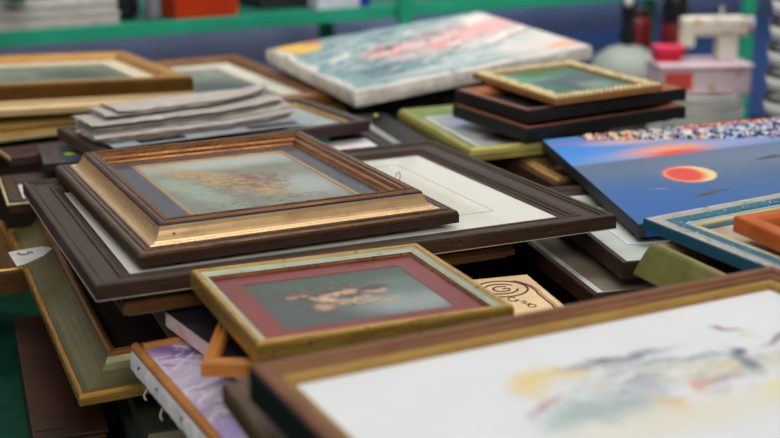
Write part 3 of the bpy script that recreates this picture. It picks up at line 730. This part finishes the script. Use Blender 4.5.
# Q: flower canvas at the back
p = POSE['Q']; w, d = size('Q')
t = thing('painted_canvas', 'large unframed canvas with loose pink and white daubs on teal, at the back', 'canvas', p)
bm = bmesh.new()
nx, ny = 60, 50
def cz(u, v): 
    e = min(u, 1 - u, v, 1 - v)
    return .030 - .004 * max(0, 1 - e / .03) ** 2 + .0012 * noise.noise(Vector((u * 9, v * 9, 3)))
g = [[bm.verts.new(((u / nx - .5) * w * (1 + .006 * noise.noise(Vector((v * .3, u * .05, 1)))), (v / ny - .5) * d * (1 + .010 * noise.noise(Vector((u * .3, 1, v * .03)))), cz(u / nx, v / ny))) for u in range(nx + 1)] for v in range(ny + 1)]
for v in range(ny):
    for u in range(nx): bm.faces.new((g[v][u], g[v][u + 1], g[v + 1][u + 1], g[v + 1][u]))
topm = painting('teal_flower_painting', (164, 186, 182), (70, 104, 112), [
    (.14, .04, .22, .10, 18, (186, 176, 172), .5, .9), (.20, -.12, .13, .10, 20, (204, 196, 188), .5), (.16, .05, .13, .045, 22, (214, 162, 158), .5, .9), (.0, .0, .12, .05, 25, (206, 176, 170), .6, .85),
    (-.08, .02, .05, .032, 30, (212, 158, 150), .5), (.05, -.01, .05, .022, 20, (214, 146, 140), .5), (-.04, .05, .12, .008, 20, (70, 66, 80), .8), (.06, .085, .10, .006, 22, (110, 96, 108), .8), (-.10, -.035, .10, .008, 15, (84, 92, 104), .8), (-.17, .03, .05, .012, 50, (196, 200, 196), .7),
    (.12, .10, .12, .01, 25, (170, 150, 160), .8), (.05, -.12, .16, .02, 18, (168, 186, 182), .8), (-.14, -.12, .08, .05, 10, (98, 120, 130), .6), (-.03, -.17, .14, .016, 0, (170, 178, 172), .7), (.22, -.17, .05, .02, 15, (214, 160, 130), .7), (.2, .14, .05, .03, 40, (216, 206, 198), .6),
    (.18, -.02, .12, .006, 26, (222, 214, 206), .7), (.17, -.05, .12, .005, 28, (150, 140, 146), .7),
    (-.205, .155, .042, .05, 0, (214, 172, 84), .25), (-.16, .19, .02, .02, 0, (176, 112, 90), .5),
    (0, -.205, .26, .008, 0, (206, 200, 190), .5), (-.25, 0, .008, .21, 0, (206, 200, 190), .5)], streak=(26, 70, 18), warp=.024, wscale=20, bump=.5, rough=.75, mottle=[(-.05, .02, .24, .17, 20, (60, 80, 92), (16, 60), .57, .7), (.0, .0, .26, .2, 18, (222, 218, 210), (16, 70), .56, .7), (.02, .03, .16, .07, 22, (88, 72, 84), (24, 90), .58, .75), (.05, .02, .18, .07, 24, (224, 170, 160), (24, 70), .55, .7), (-.12, -.1, .14, .09, 10, (120, 160, 160), (20, 60), .54, .7)])
link('painted_face', bm, topm, t, smooth=True)
bm = bmesh.new(); sides = [g_ for g_ in []]
per = [((u / nx - .5), -.5) for u in range(nx)] + [(.5, (v / ny - .5)) for v in range(ny)] + [(.5 - u / nx, .5) for u in range(nx)] + [(-.5, .5 - v / ny) for v in range(ny)]
rows = []
for (hz, bul) in ((.0262, 0.0), (.022, .0012), (.014, .002), (.006, .0015), (0, 0)):
    rows.append([bm.verts.new((a_ * w * 1.002 + (bul if a_ >= .5 else -bul if a_ <= -.5 else 0) + .0012 * noise.noise(Vector((b_ * 30, hz * 60, 1))), b_ * d * 1.002 + (bul if b_ >= .5 else -bul if b_ <= -.5 else 0) + .0022 * noise.noise(Vector((a_ * 28, hz * 60, 7))), hz + (.0012 * noise.noise(Vector((a_ * 20, b_ * 20, 3))) if 0 < hz < .026 else 0))) for (a_, b_) in per])
for r0, r1 in zip(rows, rows[1:]):
    for k in range(len(per)): bm.faces.new((r0[k], r1[k], r1[(k + 1) % len(per)], r0[(k + 1) % len(per)]))
bm.faces.new(rows[-1][::-1]); bmesh.ops.recalc_face_normals(bm, faces=bm.faces)
link('canvas_side', bm, plain((232, 224, 212), .85, (196, 186, 176), 26, bump=.4), t, smooth=False)

# ------------------------------------------------------------------ X2, X1 under the blue canvas
p = POSE['X2']; w, d = size('X2')
t = thing('framed_picture', 'thin dark frame with a white mat, lowest under the brown frame corner', 'framed picture', p)
ring('dark_moulding', w, d, sect([(0, .018), (.001, .020), (.004, .020), (.0065, .017), (.012, .016)]), wood((48, 32, 26), (84, 54, 38), .4, wear=(170, 92, 52), wearlo=.70), t)
ring('white_mat', w - .024, d - .024, [(0, .009), (0, .0125), (.012, .0125), (.012, .009)], plain((208, 210, 208), .7), t)
slab('picture', w - .049, d - .049, .003, .011, plain((142, 132, 112), .7, (120, 112, 94), 12), t)
p = POSE['X1']; w, d = size('X1')
t = thing('framed_picture', 'square edged dark brown frame with a white paper, beneath the blue canvas', 'framed picture', p)
ring('dark_moulding', w, d, sect([(0, .018), (.001, .020), (.005, .020), (.0065, .0185), (.009, .0185), (.012, .014), (.015, .012)]), wood((44, 30, 24), (78, 56, 44), .42, wear=(140, 104, 76), wearlo=.70), t)
slab('mat_board', w - .031, d - .031, .003, .0095, painting('pale_green_mat', (198, 206, 196), (190, 198, 188), [(-.08, .06, .03, .06, 30, (96, 140, 60), .6)]), t)
pap = slab('white_paper', .09, .16, .0098, .0104, plain((234, 236, 238), .7), t, c=(-.085, .005))
ribbon('printed_words', [[(-.106 + k * .0035, -.058 + .001 * (k % 2)) for k in range(4)], [(-.11 + k * .003, -.040 + .001 * (k % 2)) for k in range(5)], [(-.075 + k * .003, -.066 + .001 * (k % 2)) for k in range(4)]], .0106, .002, plain((70, 72, 78), .7), t)
# gilt rail behind (between green frame and blue canvas)
t = thing('framed_picture', 'gold and dark brown frame edge between the green frame and the blue canvas', 'framed picture', (0.352, 1.862, .238, .33))
ring('dark_moulding', .30, .17, sect([(0, .012), (.0, .0165), (.006, .017), (.012, .0165)]), UMBER, t)
ring('gilt_moulding', .30, .17, sect([(.0123, .018), (.015, .021), (.024, .0225), (.03, .018), (.032, .012)]), gilt((160, 116, 50), (212, 176, 110), .3, .6), t)
slab('backing_board', .235, .105, .001, .008, BOARD, t)

p = POSE['A2']; w, d = size('A2')
t = thing('framed_picture', 'slim bronze and olive frame hidden under the large carved brown frame', 'framed picture', p)
ring('bronze_moulding', w, d, sect([(0, .005), (.0, .011), (.0015, .012), (.002, .0150), (.004, .0168), (.0065, .0170)], .004), wood((64, 40, 18), (96, 62, 28), .42), t)
ring('olive_slope', w, d, sect([(.0068, .0165), (.010, .0175), (.016, .014), (.022, .009)]), gilt((120, 116, 70), (160, 150, 96), .4, .4), t)
slab('backing_board', w - .046, d - .046, .001, .005, plain((60, 50, 40), .9), t)
# ------------------------------------------------------------------ A: large dark frame with a white print
p = POSE['A']; w, d = size('A')
t = thing('framed_picture', 'large carved dark brown frame with a white print, in the middle of the pile', 'framed picture', p)
ring('carved_moulding', w, d, sect([(0, .0145), (.001, .0165), (.003, .017), (.0065, .0168), (.0075, .0150), (.009, .0152), (.0098, .0160), (.0115, .0155), (.0125, .0138), (.0145, .0134), (.029, .0124), (.0305, .0110), (.0318, .0128), (.0345, .0134), (.0365, .0125), (.0375, .0105), (.0405, .0100), (.0415, .0082), (.0455, .0074), (.0462, .0066)], .0008), DARKWOOD, t)
ring('paper_backing', w + .0012, d + .0012, [(0, 0), (0, .0007), (.03, .0007), (.03, 0)], plain((176, 166, 146), .9), t)
slab('backing_board', w - .062, d - .062, .0008, .003, BOARD, t)
slab('print', w - .0926, d - .0926, .0035, .0058, painting('white_print', (238, 234, 226), (232, 228, 216), [(.16, .02, .03, .19, 0, (204, 196, 178), .35, .55, 'r'), (.08, .10, .10, .09, 0, (222, 222, 208), .5, .5, 'r')], nscale=8, rough=.55), t)
ribbon('plate_line', [[(-.205, -.132), (.205, -.132), (.205, .160), (-.205, .160), (-.205, -.132)]], .0059, .0012, plain((150, 146, 134), .7), t, .0002)
slab('glass', w - .0930, d - .0930, .0062, .0066, GLASS, t)
t = thing('hanging_wire', 'tiny bent wire loop sticking up behind the gold frame rim', 'wire', (0.010, 1.58, .2955, .4))
bm = bmesh.new(); tube_bm(bm, [(-.004, 0, 0), (-.004, 0, .008), (-.001, 0, .016), (.002, 0, .018), (.004, 0, .013), (.002, 0, .004)], .0006, 6); link('wire_loop', bm, plain((110, 92, 60), .4, metal=.6), t)

# B: gold scoop frame with a landscape
p = POSE['B']; w, d = size('B')
t = thing('framed_picture', 'bronze and gold scooped frame with a landscape, lying on the large brown frame', 'framed picture', p)
BRZ = gilt((64, 44, 28), (104, 72, 44), .28, .6, (44, 28, 20), .60)
ring('outer_lip', w, d, sect([(0, .0095), (.0008, .0120), (.003, .0138), (.0055, .0138), (.0062, .0128), (.008, .0130), (.0088, .0146), (.0115, .0150), (.0135, .0142)]), BRZ, t)
ring('outer_side', w + .0008, d + .0008, [(0, -.0012), (0, .0090), (.004, .0090), (.004, -.0012)], wood((40, 26, 20), (62, 42, 32), .5), t)
ring('blue_line', w, d, sect([(.0137, .0142), (.0150, .0146), (.0160, .0142)]), NAVY, t)
ring('gold_scoop', w, d, sect([(.0162, .0144), (.0176, .0152), (.0188, .0156), (.0196, .0150), (.0216, .0154), (.0240, .0168), (.0264, .0192), (.0284, .0224), (.0300, .0262), (.0308, .0295), (.0312, .0310)]), gilt((198, 160, 112), (216, 182, 134), .28, .62, (120, 84, 48), .70), t)
ring('blue_fillet', w, d, sect([(.0314, .0310), (.0322, .0328), (.0330, .0332)]), NAVY, t)
ring('raised_rim', w, d, sect([(.0332, .0332), (.0350, .0348), (.0375, .0352), (.0390, .0346), (.0400, .0358), (.0425, .0364), (.0445, .0356), (.0455, .0340)]), gilt((78, 50, 28), (124, 82, 44), .25, .80, (46, 30, 22), .64), t)
ring('inner_slope', w, d, sect([(.0457, .0340), (.0480, .0334), (.0505, .0290), (.0540, .0276), (.0565, .0236), (.0580, .0222)]), gilt((104, 64, 32), (156, 100, 50), .25, .75, (60, 38, 26), .66), t)
slab('backing_board', w - .05, d - .05, .001, .0035, BOARD, t)
ring('blue_mat', w - .116, d - .116, [(0, .0180), (0, .0205), (.0255, .0205), (.0255, .0180)], plain((62, 68, 84), .7, (54, 60, 76), 20), t, off=(0, .0))
ring('gold_fillet', w - .167, d - .167, [(0, .0180), (0, .0210), (.0012, .0214), (.0048, .0214), (.006, .0205), (.006, .0180)], gilt((166, 118, 56), (206, 158, 86), .35, .6), t)
slab('landscape', w - .179, d - .179, .016, .0200, painting('autumn_landscape', (142, 144, 132), (98, 102, 88), [
    (0, .11, .12, .03, 0, (178, 186, 180), .7), (-.02, .02, .014, .12, 28, (176, 146, 92), .7, .7), (.02, -.01, .035, .05, 20, (140, 116, 84), .7, .7),
    (-.07, -.02, .02, .09, 15, (150, 164, 148), .6), (.07, -.05, .03, .05, 0, (164, 172, 166), .6)],
    nscale=70, warp=.010, wscale=60, rough=.5, mottle=[
    (-.02, .01, .035, .12, 28, (196, 150, 82), (50, 130), .46, .95), (-.035, -.02, .03, .09, 24, (106, 84, 56), (60, 200), .56, .9), (.02, 0, .045, .06, 10, (130, 50, 30), (70, 120), .50, .95),
    (.01, -.02, .05, .05, 0, (84, 92, 60), (110, 140), .56, .8), (-.06, .06, .05, .03, 0, (120, 104, 76), (90, 160), .54, .7), (.05, .06, .05, .03, 0, (120, 110, 90), (70, 160), .56, .6), (-.075, -.06, .03, .06, 15, (112, 130, 112), (70, 200), .54, .7), (.0, -.1, .09, .02, 0, (80, 90, 60), (80, 160), .5, .8), (.03, -.05, .04, .04, 0, (200, 184, 140), (120, 160), .60, .8)]), t)
slab('glass', w - .1175, d - .1175, .0217, .0225, GLASS, t)
slab('nail_hole', .0022, .0009, .0214, .0234, BLACKP, t, c=(-w / 2 + .046, -d / 2 + .0278))

# E: tacked canvas with wooden strips
p = POSE['E']; w, d = size('E')
t = thing('painted_canvas', 'purple and white canvas with wooden edge strips and tacked white sides', 'canvas', p)
slab('painted_face', w - .004, d - .004, .010, .0162, painting('lilac_painting', (196, 184, 200), (174, 156, 184), [(-.06, .095, .05, .014, -30, (126, 94, 150), .7), (-.03, .05, .05, .016, 30, (206, 198, 214), .7), (-.03, .0, .03, .04, 0, (150, 126, 176), .8, .7), (-.08, -.095, .05, .018, 0, (168, 150, 204), .7)],
    warp=.026, wscale=22, rough=.55, nscale=45, mottle=[(-.06, .04, .1, .1, -35, (128, 100, 150), (22, 70), .56, .7), (-.05, .0, .1, .12, 40, (222, 216, 224), (24, 80), .53, .8), (-.08, -.05, .06, .08, 60, (140, 124, 170), (26, 90), .57, .6), (-.04, .08, .08, .04, -20, (230, 222, 232), (30, 110), .58, .8)]), t)
STRIP = wood((150, 92, 42), (188, 126, 66), .42, bump=.2)
bm = bmesh.new()
def strip(x0, y0, x1, y1, name):
    b_ = bmesh.new(); tube_bm(b_, [(x0, y0, .0158), (x1, y1, .0158)], .0052, 14); return link(name, b_, STRIP, t, smooth=False)
bm.free()
strip(-w / 2 + .005, -d / 2, -w / 2 + .005, d / 2, 'edge_strip'); strip(-w / 2 + .0108, d / 2 - .005, w / 2, d / 2 - .005, 'edge_strip'); strip(w / 2 - .005, -d / 2, w / 2 - .005, d / 2 - .0108, 'edge_strip')
bm = bmesh.new(); n = 90; rows = []
for k in range(n + 1):
    u = k / n; yy = (u - .5) * d; rag = .004 * noise.noise(Vector((u * 18, 0, 4))) + .0018 * noise.noise(Vector((u * 60, 1, 4)))
    rows.append([bm.verts.new((-w / 2 + .001 - .0012 * s, yy, z)) for s, z in ((0, .0145), (1.2, .010), (2.0 + rag * 300, .003), (2.4 + rag * 200, -.006 + rag), (1.6, -.006 + rag), (1.0, .003), (0.3, .010))])
for r0, r1 in zip(rows, rows[1:]):
    for k in range(7): bm.faces.new((r0[k], r0[(k + 1) % 7], r1[(k + 1) % 7], r1[k]))
bm.faces.new(rows[0]); bm.faces.new(rows[-1][::-1]); bmesh.ops.recalc_face_normals(bm, faces=bm.faces)
side = link('canvas_side', bm, plain((232, 230, 230), .85, (200, 194, 198), 30), t, smooth=False)
slab('stretcher', w - .004, d - .004, 0.0, .0098, plain((160, 140, 110), .8), t)
for k, yy in enumerate((.100, .042, -.03, -.09)):
    bm = bmesh.new(); bmesh.ops.create_uvsphere(bm, u_segments=10, v_segments=6, radius=.0017, matrix=Matrix.Translation((-w / 2 - .0020, yy, .0055)) @ Matrix.Rotation(.6, 4, 'X') @ Matrix.Diagonal((.6, .6, 1.5, 1))); link('tack', bm, plain((60, 56, 56), .4, metal=.7), side)
for yy in (.07, .02):
    bm = bmesh.new(); tube_bm(bm, [(-w / 2 - .004, yy, -.005), (-w / 2 - .008, yy - .004, -.010), (-w / 2 - .007, yy - .008, -.013)], .0004, 5)
    link('loose_thread', bm, plain((220, 216, 206), .8), side)
t2 = thing('wood_splinter', 'small pale wood splinter lying on the lilac canvas', 'splinter', (-.178, 1.150, .2312, .9))
bm = bmesh.new(); tube_bm(bm, [(-.008, 0, .0012), (-.002, .001, .0018), (.004, -.0005, .0016), (.008, .001, .0012)], [.0006, .0014, .0016, .0004], 6); link('splinter_chip', bm, plain((206, 176, 130), .8), t2)

# G: black canvas with painted side, F: small orange frame
p = POSE['G']; w, d = size('G')
t = thing('painted_canvas', 'black topped canvas with a pinkish white side, between the lilac canvas and gold frame', 'canvas', p)
slab('black_face', w, d, .0165, .018, plain((30, 30, 34), .38, (40, 40, 46), 20), t, bev=.0007)
slab('canvas_side', w - .0006, d - .0006, 0, .0163, plain((222, 206, 208), .8, (206, 168, 160), 30), t, bev=.001)
p = POSE['F']; w, d = size('F')
t = thing('framed_picture', 'small plain orange wood frame under the corner of the red matted gold frame', 'framed picture', p)
ring('orange_moulding', w, d, sect([(0, .012), (.0015, .0148), (.005, .0150), (.0065, .0135), (.0085, .0135), (.010, .0145), (.013, .012), (.0145, .008)]), wood((166, 98, 40), (204, 136, 66), .4, bump=.2), t)
slab('black_panel', w - .03, d - .03, .001, .005, BLACKP, t)

# J: stamped wooden plaque
p = POSE['J']; w, d = size('J')
t = thing('wooden_plaque', 'pale wooden plaque with a maroon swirl and dark script, beside the small gold frame', 'plaque', p)
slab('board', w, d, 0, .010, wood((222, 188, 140), (236, 206, 160), .6, grain=(20, 160, 1), bump=.05), t, bev=.0006)
MAR = plain((84, 40, 56), .6)
sw = [arc(.040, .032, .029, .025, 50, 360 + 50, 30), arc(.039, .032, .019, .0155, 30, 345, 20), arc(.040, .032, .0095, .008, 40, 330, 14) + [(.0485, .032), (.041, .032)],
      arc(.052, .020, .022, .034, 75, -20, 12) + [(.0735, -.03), (.070, -.068)]]
ribbon('maroon_swirl', sw, .0101, .0024, MAR, t, .0003)
ribbon('pink_line', [arc(.0545, .018, .0228, .038, 70, -18, 12) + [(.0770, -.03), (.0735, -.068)]], .0101, .0014, plain((196, 84, 84), .6), t, .0002)
ink = [arc(.0400, -.002, .0055, .0060, 40, 330, 12) + [(.0455, -.005), (.0405, -.005)], [(.0445, -.012), (.0495, -.009), (.0510, -.013), (.0460, -.015), (.049, -.0205), (.0535, -.0175)], arc(.0520, -.0255, .0042, .0042, 0, 360, 12)]
ribbon('ink_script', ink, .0101, .0014, plain((30, 28, 40), .6), t, .0003)

# C: gold frame with a red mat
p = POSE['C']; w, d = size('C')
t = thing('framed_picture', 'small gold frame with a crimson mat and dark figure picture, centre front', 'framed picture', p)
GC = gilt((160, 120, 52), (206, 166, 88), .30, .65, (92, 66, 26), .58, bump=.5)
ring('gold_side', w, d, sect([(0, .0150), (.0006, .0178), (.0018, .0196), (.004, .0200), (.0065, .0196), (.0078, .0184)]), GC, t)
ring('pale_green_line', w, d, sect([(.0080, .0182), (.0092, .0182), (.0100, .0168), (.0118, .0166), (.0126, .0154), (.0140, .0150)]), gilt((160, 172, 148), (190, 198, 176), .32, .45, (120, 104, 70), .62), t)
ring('copper_slope', w, d, sect([(.0142, .0149), (.0150, .0146), (.0156, .0132), (.0166, .0128), (.0172, .0115)]), gilt((84, 46, 24), (128, 76, 40), .28, .55, (30, 16, 10), .58), t)
ring('crimson_mat', w - .034, d - .034, [(0, .0090), (0, .0110), (.0245, .0110), (.0245, .0090)], plain((136, 18, 20), .6, (116, 16, 20), 10), t)
slab('figure_print', w - .083, d - .083, .0075, .0100, painting('figure_painting', (44, 58, 52), (26, 42, 38), [
    (.055, -.035, .055, .030, 0, (138, 150, 150), .6), (.065, .01, .03, .03, 0, (96, 116, 112), .8, .8), (0, .050, .09, .010, 0, (22, 62, 42), .6), (-.06, -.02, .02, .03, 0, (58, 66, 74), .7, .7),
    (-.004, .010, .020, .006, 12, (206, 158, 124), .45), (-.022, -.002, .016, .006, -35, (212, 166, 132), .45), (-.030, -.020, .010, .010, 10, (196, 142, 112), .45), (.004, -.012, .018, .008, 15, (200, 164, 134), .5), (.024, -.020, .022, .008, -10, (178, 160, 140), .6), (.034, .006, .012, .008, 0, (198, 150, 118), .4), (.036, .015, .015, .007, 0, (34, 22, 18), .4),
    (-.046, .014, .010, .004, 0, (206, 120, 84), .5), (.002, .001, .010, .006, 0, (54, 36, 30), .5)], warp=.008, wscale=110, nscale=90, rough=.45, mottle=[
    (-.005, .025, .05, .012, 5, (140, 120, 84), (140, 260), .55, .8), (0, -.005, .05, .03, 0, (40, 26, 22), (120, 200), .56, .85), (-.01, -.01, .04, .025, 0, (226, 184, 150), (130, 190), .60, .8), (.01, -.02, .05, .02, 0, (122, 92, 88), (110, 200), .56, .7), (0, .045, .09, .012, 0, (60, 104, 66), (100, 240), .54, .8), (-.06, 0, .03, .05, 0, (24, 32, 34), (90, 140), .52, .7)]), t)
slab('glass', w - .0340, d - .0340, .0113, .0123, GLASS, t)

# ------------------------------------------------------------------ right: blue canvas, teal, orange, olive
p = POSE['K']; w, d = size('K')
t = thing('painted_canvas', 'thick edged blue beach canvas with a red sun disc at the right', 'canvas', p)
slab('blue_face', w - .0006, d - .0006, .0165, .018, painting('blue_sky_painting', (104, 140, 190), (96, 132, 186), [
    (-.25, .14, .13, .07, 5, (66, 136, 214), .7), (-.16, .09, .05, .02, 5, (140, 150, 200), .8, .7), (-.090, .098, .060, .030, 5, (226, 150, 116), .8), (-.088, .076, .040, .016, 5, (230, 50, 38), .7), (.02, .105, .05, .02, 5, (150, 152, 196), .8, .7),
    (-.09, .180, .3, .005, -3, (196, 92, 84), .8, .6), (-.13, .165, .06, .016, -3, (226, 176, 140), .8, .6),
    (0, -.0735, .40, .15, 4.8, (84, 104, 130), .004, 1.0, 'r'), (-.05, -.15, .3, .08, 0, (50, 98, 154), .9, .85), (-.22, -.17, .11, .13, 0, (12, 88, 160), .85, .9), (.1, .03, .2, .05, 5, (106, 122, 152), .9, .7),
    (-.114, -.037, .034, .041, 0, (232, 204, 138), .08), (-.121, -.036, .026, .037, 0, (222, 62, 54), .30),
    (-.128, -.134, .018, .006, 20, (62, 66, 72), .3), (-.107, -.124, .018, .005, 5, (70, 74, 80), .3), (-.098, -.130, .012, .003, 5, (30, 96, 190), .4), (-.145, -.144, .010, .003, 0, (80, 90, 100), .4), (.02, .008, .022, .007, 15, (62, 66, 76), .3), (.048, -.006, .018, .006, 0, (50, 100, 180), .4), (-.175, -.09, .010, .0015, -30, (140, 150, 160), .6)],
    warp=.003, nscale=14, rough=.42, bump=.15), t)
slab('dark_side', w, d, 0, .0163, plain((44, 46, 52), .6, (36, 38, 44), 30), t, bev=.001)
slab('blue_side', w - .01, .0008, .0005, .0160, plain((20, 66, 150), .5), t, c=(.004, -d / 2 - .0006))
# bumpy impasto crowd along the far edge
bm = bmesh.new()
cols = [(214, 60, 40), (236, 150, 80), (236, 220, 150), (230, 230, 226), (50, 92, 170), (30, 34, 44), (196, 204, 212), (150, 170, 200)]
def crowd_lo(x): return .200 - .105 * min(1, max(0, (x + .19) / .30))
for k in range(2600):
    x = random.uniform(-.19, w / 2 - .004); lo = crowd_lo(x)
    y = random.uniform(lo, d / 2 - .002)
    u = (x + .19) / .44
    if x < -.11: wts = [3, 2, 4, 2, .5, 2.5, 1, 1]
    elif x < -.02: wts = [1.5, 1, 1, 3, 1, 3, 3, 2]
    else: wts = [.6, .6, .5, 4, 3, 5, 3, 3]
    if y > d / 2 - .02 and x > -.04: wts = [6, 5, 1, 1, 0, .5, .5, 0]
    cl = noise.noise(Vector((x * 75, y * 75, 2)))
    if cl > .12: wts = [v * m_ for v, m_ in zip(wts, (1, 1.5, 2, 3, .3, .1, 2, 1))]
    elif cl < -.10: wts = [v * m_ for v, m_ in zip(wts, (1, .4, .2, .2, 2.5, 4, .6, 1))]
    mi = random.choices(range(8), wts)[0]
    nb = len(bm.faces); s = random.uniform(.0016, .0034)
    bmesh.ops.create_icosphere(bm, subdivisions=1, radius=s, matrix=Matrix.Translation((x, y, .0180)) @ Matrix.Diagonal((1, 1, .8 + .5 * random.random(), 1)))
    bm.faces.ensure_lookup_table()
    for f in bm.faces[nb:]: f.material_index = mi
o = link('impasto_daubs', bm, None, t, mats=[plain(c_, .5) for c_ in cols]); o['kind'] = 'stuff'

# O olive frame
p = POSE['O']; w, d = size('O')
t = thing('framed_picture', 'olive frame with tall sloping sides under the teal frame', 'framed picture', p)
OLV = plain((126, 122, 66), .5, (98, 100, 56), 28, bump=.4, lo=.3, hi=.7)
ring('sloped_side', w, d, sect([(0, .002), (.003, .012), (.007, .024), (.011, .034), (.0125, .0362), (.015, .037)]), OLV, t)
ring('beige_lip', w, d, sect([(.0153, .0365), (.018, .0375), (.022, .035), (.028, .028)]), wood((134, 116, 84), (164, 144, 108), .5), t)
slab('backing_board', w - .056, d - .056, .001, .010, BOARD, t)
p = POSE['M']; w, d = size('M')
t = thing('framed_picture', 'teal frame with a silver outer band and thin gold inner line, at the right', 'framed picture', p)
TEAL = wood((34, 92, 112), (52, 112, 130), .42, grain=(9, 300, 1), bump=.3, dots=(196, 210, 210))
ring('teal_side', w, d, sect([(0, .0115), (.0008, .0126), (.0012, .0127)]), wood((14, 72, 96), (26, 88, 110), .42), t)
ring('silver_band', w, d, sect([(.0014, .0127), (.004, .0131), (.0055, .0126), (.008, .0130), (.0155, .0123)]), gilt((158, 152, 140), (190, 190, 186), .38, .35, (120, 104, 76), .56), t)
ring('teal_moulding', w, d, sect([(.0157, .0122), (.018, .0134), (.022, .0136), (.028, .0120), (.030, .0105)]), TEAL, t)
ring('silver_step', w, d, sect([(.0302, .0105), (.0315, .0112), (.0335, .0106), (.0345, .0095)]), gilt((140, 158, 168), (170, 186, 192), .35, .4), t)
ring('gold_line', w, d, sect([(.0347, .0095), (.036, .0106), (.039, .0102), (.0405, .0084)]), gilt((212, 190, 116), (240, 224, 160), .3, .5, (150, 120, 60), .7), t)
ring('teal_slope', w, d, sect([(.0407, .0084), (.044, .0070), (.046, .0052)]), wood((52, 84, 96), (84, 110, 118), .45), t)
slab('mat_board', w - .093, d - .093, .001, .0045, plain((196, 190, 170), .7, (160, 140, 110), 30), t)
p = POSE['N']; w, d = size('N')
t = thing('framed_picture', 'bright orange wooden frame resting on the teal frame at the right edge', 'framed picture', p)
ring('orange_moulding', w, d, sect([(0, .001), (0, .015), (.0012, .0172), (.004, .018), (.016, .0174), (.019, .0150), (.020, .009)]), wood((178, 84, 28), (206, 108, 44), .36, grain=(9, 160, 1), bump=.15), t)
slab('mat_board', w - .041, d - .041, .001, .006, plain((40, 36, 34), .7), t)

# ------------------------------------------------------------------ D2, D: large frame in the right foreground
p = POSE['D2']; w, d = size('D2')
t = thing('framed_picture', 'dark brown frame just beneath the large foreground frame', 'framed picture', p)
ring('brown_moulding', w, d, sect([(0, .014), (.002, .0175), (.012, .018), (.03, .013), (.034, .009)]), wood((62, 42, 26), (98, 70, 44), .42), t)
slab('backing_board', w - .07, d - .07, .001, .008, plain((80, 50, 34), .8), t)
p = POSE['D']; w, d = size('D')
t = thing('framed_picture', 'large brown frame with gold slip and pale watercolour, in the right foreground', 'framed picture', p)
ring('black_side', w, d, sect([(0, .0255), (.0005, .0265), (.0012, .0267)]), plain((20, 20, 24), .5), t)
ring('brown_moulding', w, d, sect([(.0014, .0270), (.003, .0292), (.007, .0300), (.0110, .0290), (.0125, .0262), (.0155, .0248), (.0175, .0226)]), wood((96, 60, 36), (134, 90, 58), .42, bump=.2), t)
ring('gold_slip', w, d, sect([(.0177, .0226), (.0198, .0234), (.0235, .0218), (.0258, .0190)]), gilt((140, 104, 40), (166, 130, 62), .5, .3, (104, 76, 36), .62), t)
slab('watercolour', w - .0520, d - .0520, .004, .0165, painting('pale_watercolour', (222, 225, 226), (214, 217, 219), [
    (-.058, .056, .034, .032, 0, (222, 194, 112), .35, .85), (-.044, .038, .034, .030, 0, (216, 219, 222), .35), (-.02, .070, .040, .006, 12, (222, 204, 150), .8, .8),
    (.010, .076, .045, .006, -2, (116, 114, 136), .8, .9), (.045, .056, .050, .006, -12, (112, 130, 132), .8, .85), (-.01, .045, .05, .012, 0, (190, 194, 194), .8, .7), (.03, .040, .06, .016, -8, (196, 198, 188), .9, .8), (.07, .025, .06, .012, -8, (206, 202, 176), .9, .8),
    (.100, .030, .008, .020, -15, (98, 122, 140), .6, .9), (.111, .046, .007, .008, 0, (96, 84, 98), .6, .9), (.000, .034, .020, .020, 30, (158, 164, 176), .8, .85), (.040, .010, .014, .008, 10, (216, 150, 130), .8, .85), (.060, .008, .024, .005, 15, (170, 150, 156), .8, .8), (-.002, -.008, .010, .012, 0, (230, 186, 110), .7, .85),
    (-.075, .006, .032, .016, 15, (160, 178, 172), .9, .85), (-.035, .002, .03, .018, 10, (156, 170, 170), .9, .8), (-.085, .028, .026, .004, 22, (186, 150, 164), .8, .85), (.155, .050, .020, .004, 20, (136, 110, 126), .7, .85), (.150, .022, .03, .010, 0, (200, 200, 186), .8), (.09, -.03, .02, .016, 0, (222, 214, 140), .8, .8), (.135, .088, .016, .003, -35, (120, 84, 108), .7, .8), (.14, .07, .008, .006, 0, (206, 208, 180), .8, .8), (0, -.03, .1, .02, 0, (216, 210, 190), .9, .8)],
    nscale=10, warp=.012, wscale=55, rough=.6, mottle=[
    (.02, .03, .11, .045, -6, (146, 156, 166), (30, 110), .56, .55), (.03, .02, .11, .04, -6, (206, 190, 150), (26, 90), .58, .6), (.05, .012, .09, .03, 0, (196, 140, 140), (40, 120), .62, .5), (-.06, .01, .06, .03, 10, (120, 148, 142), (40, 120), .58, .5), (.0, .05, .1, .03, -4, (226, 228, 230), (40, 160), .52, .6), (.11, .03, .05, .05, 0, (150, 150, 160), (50, 130), .60, .5)]), t)
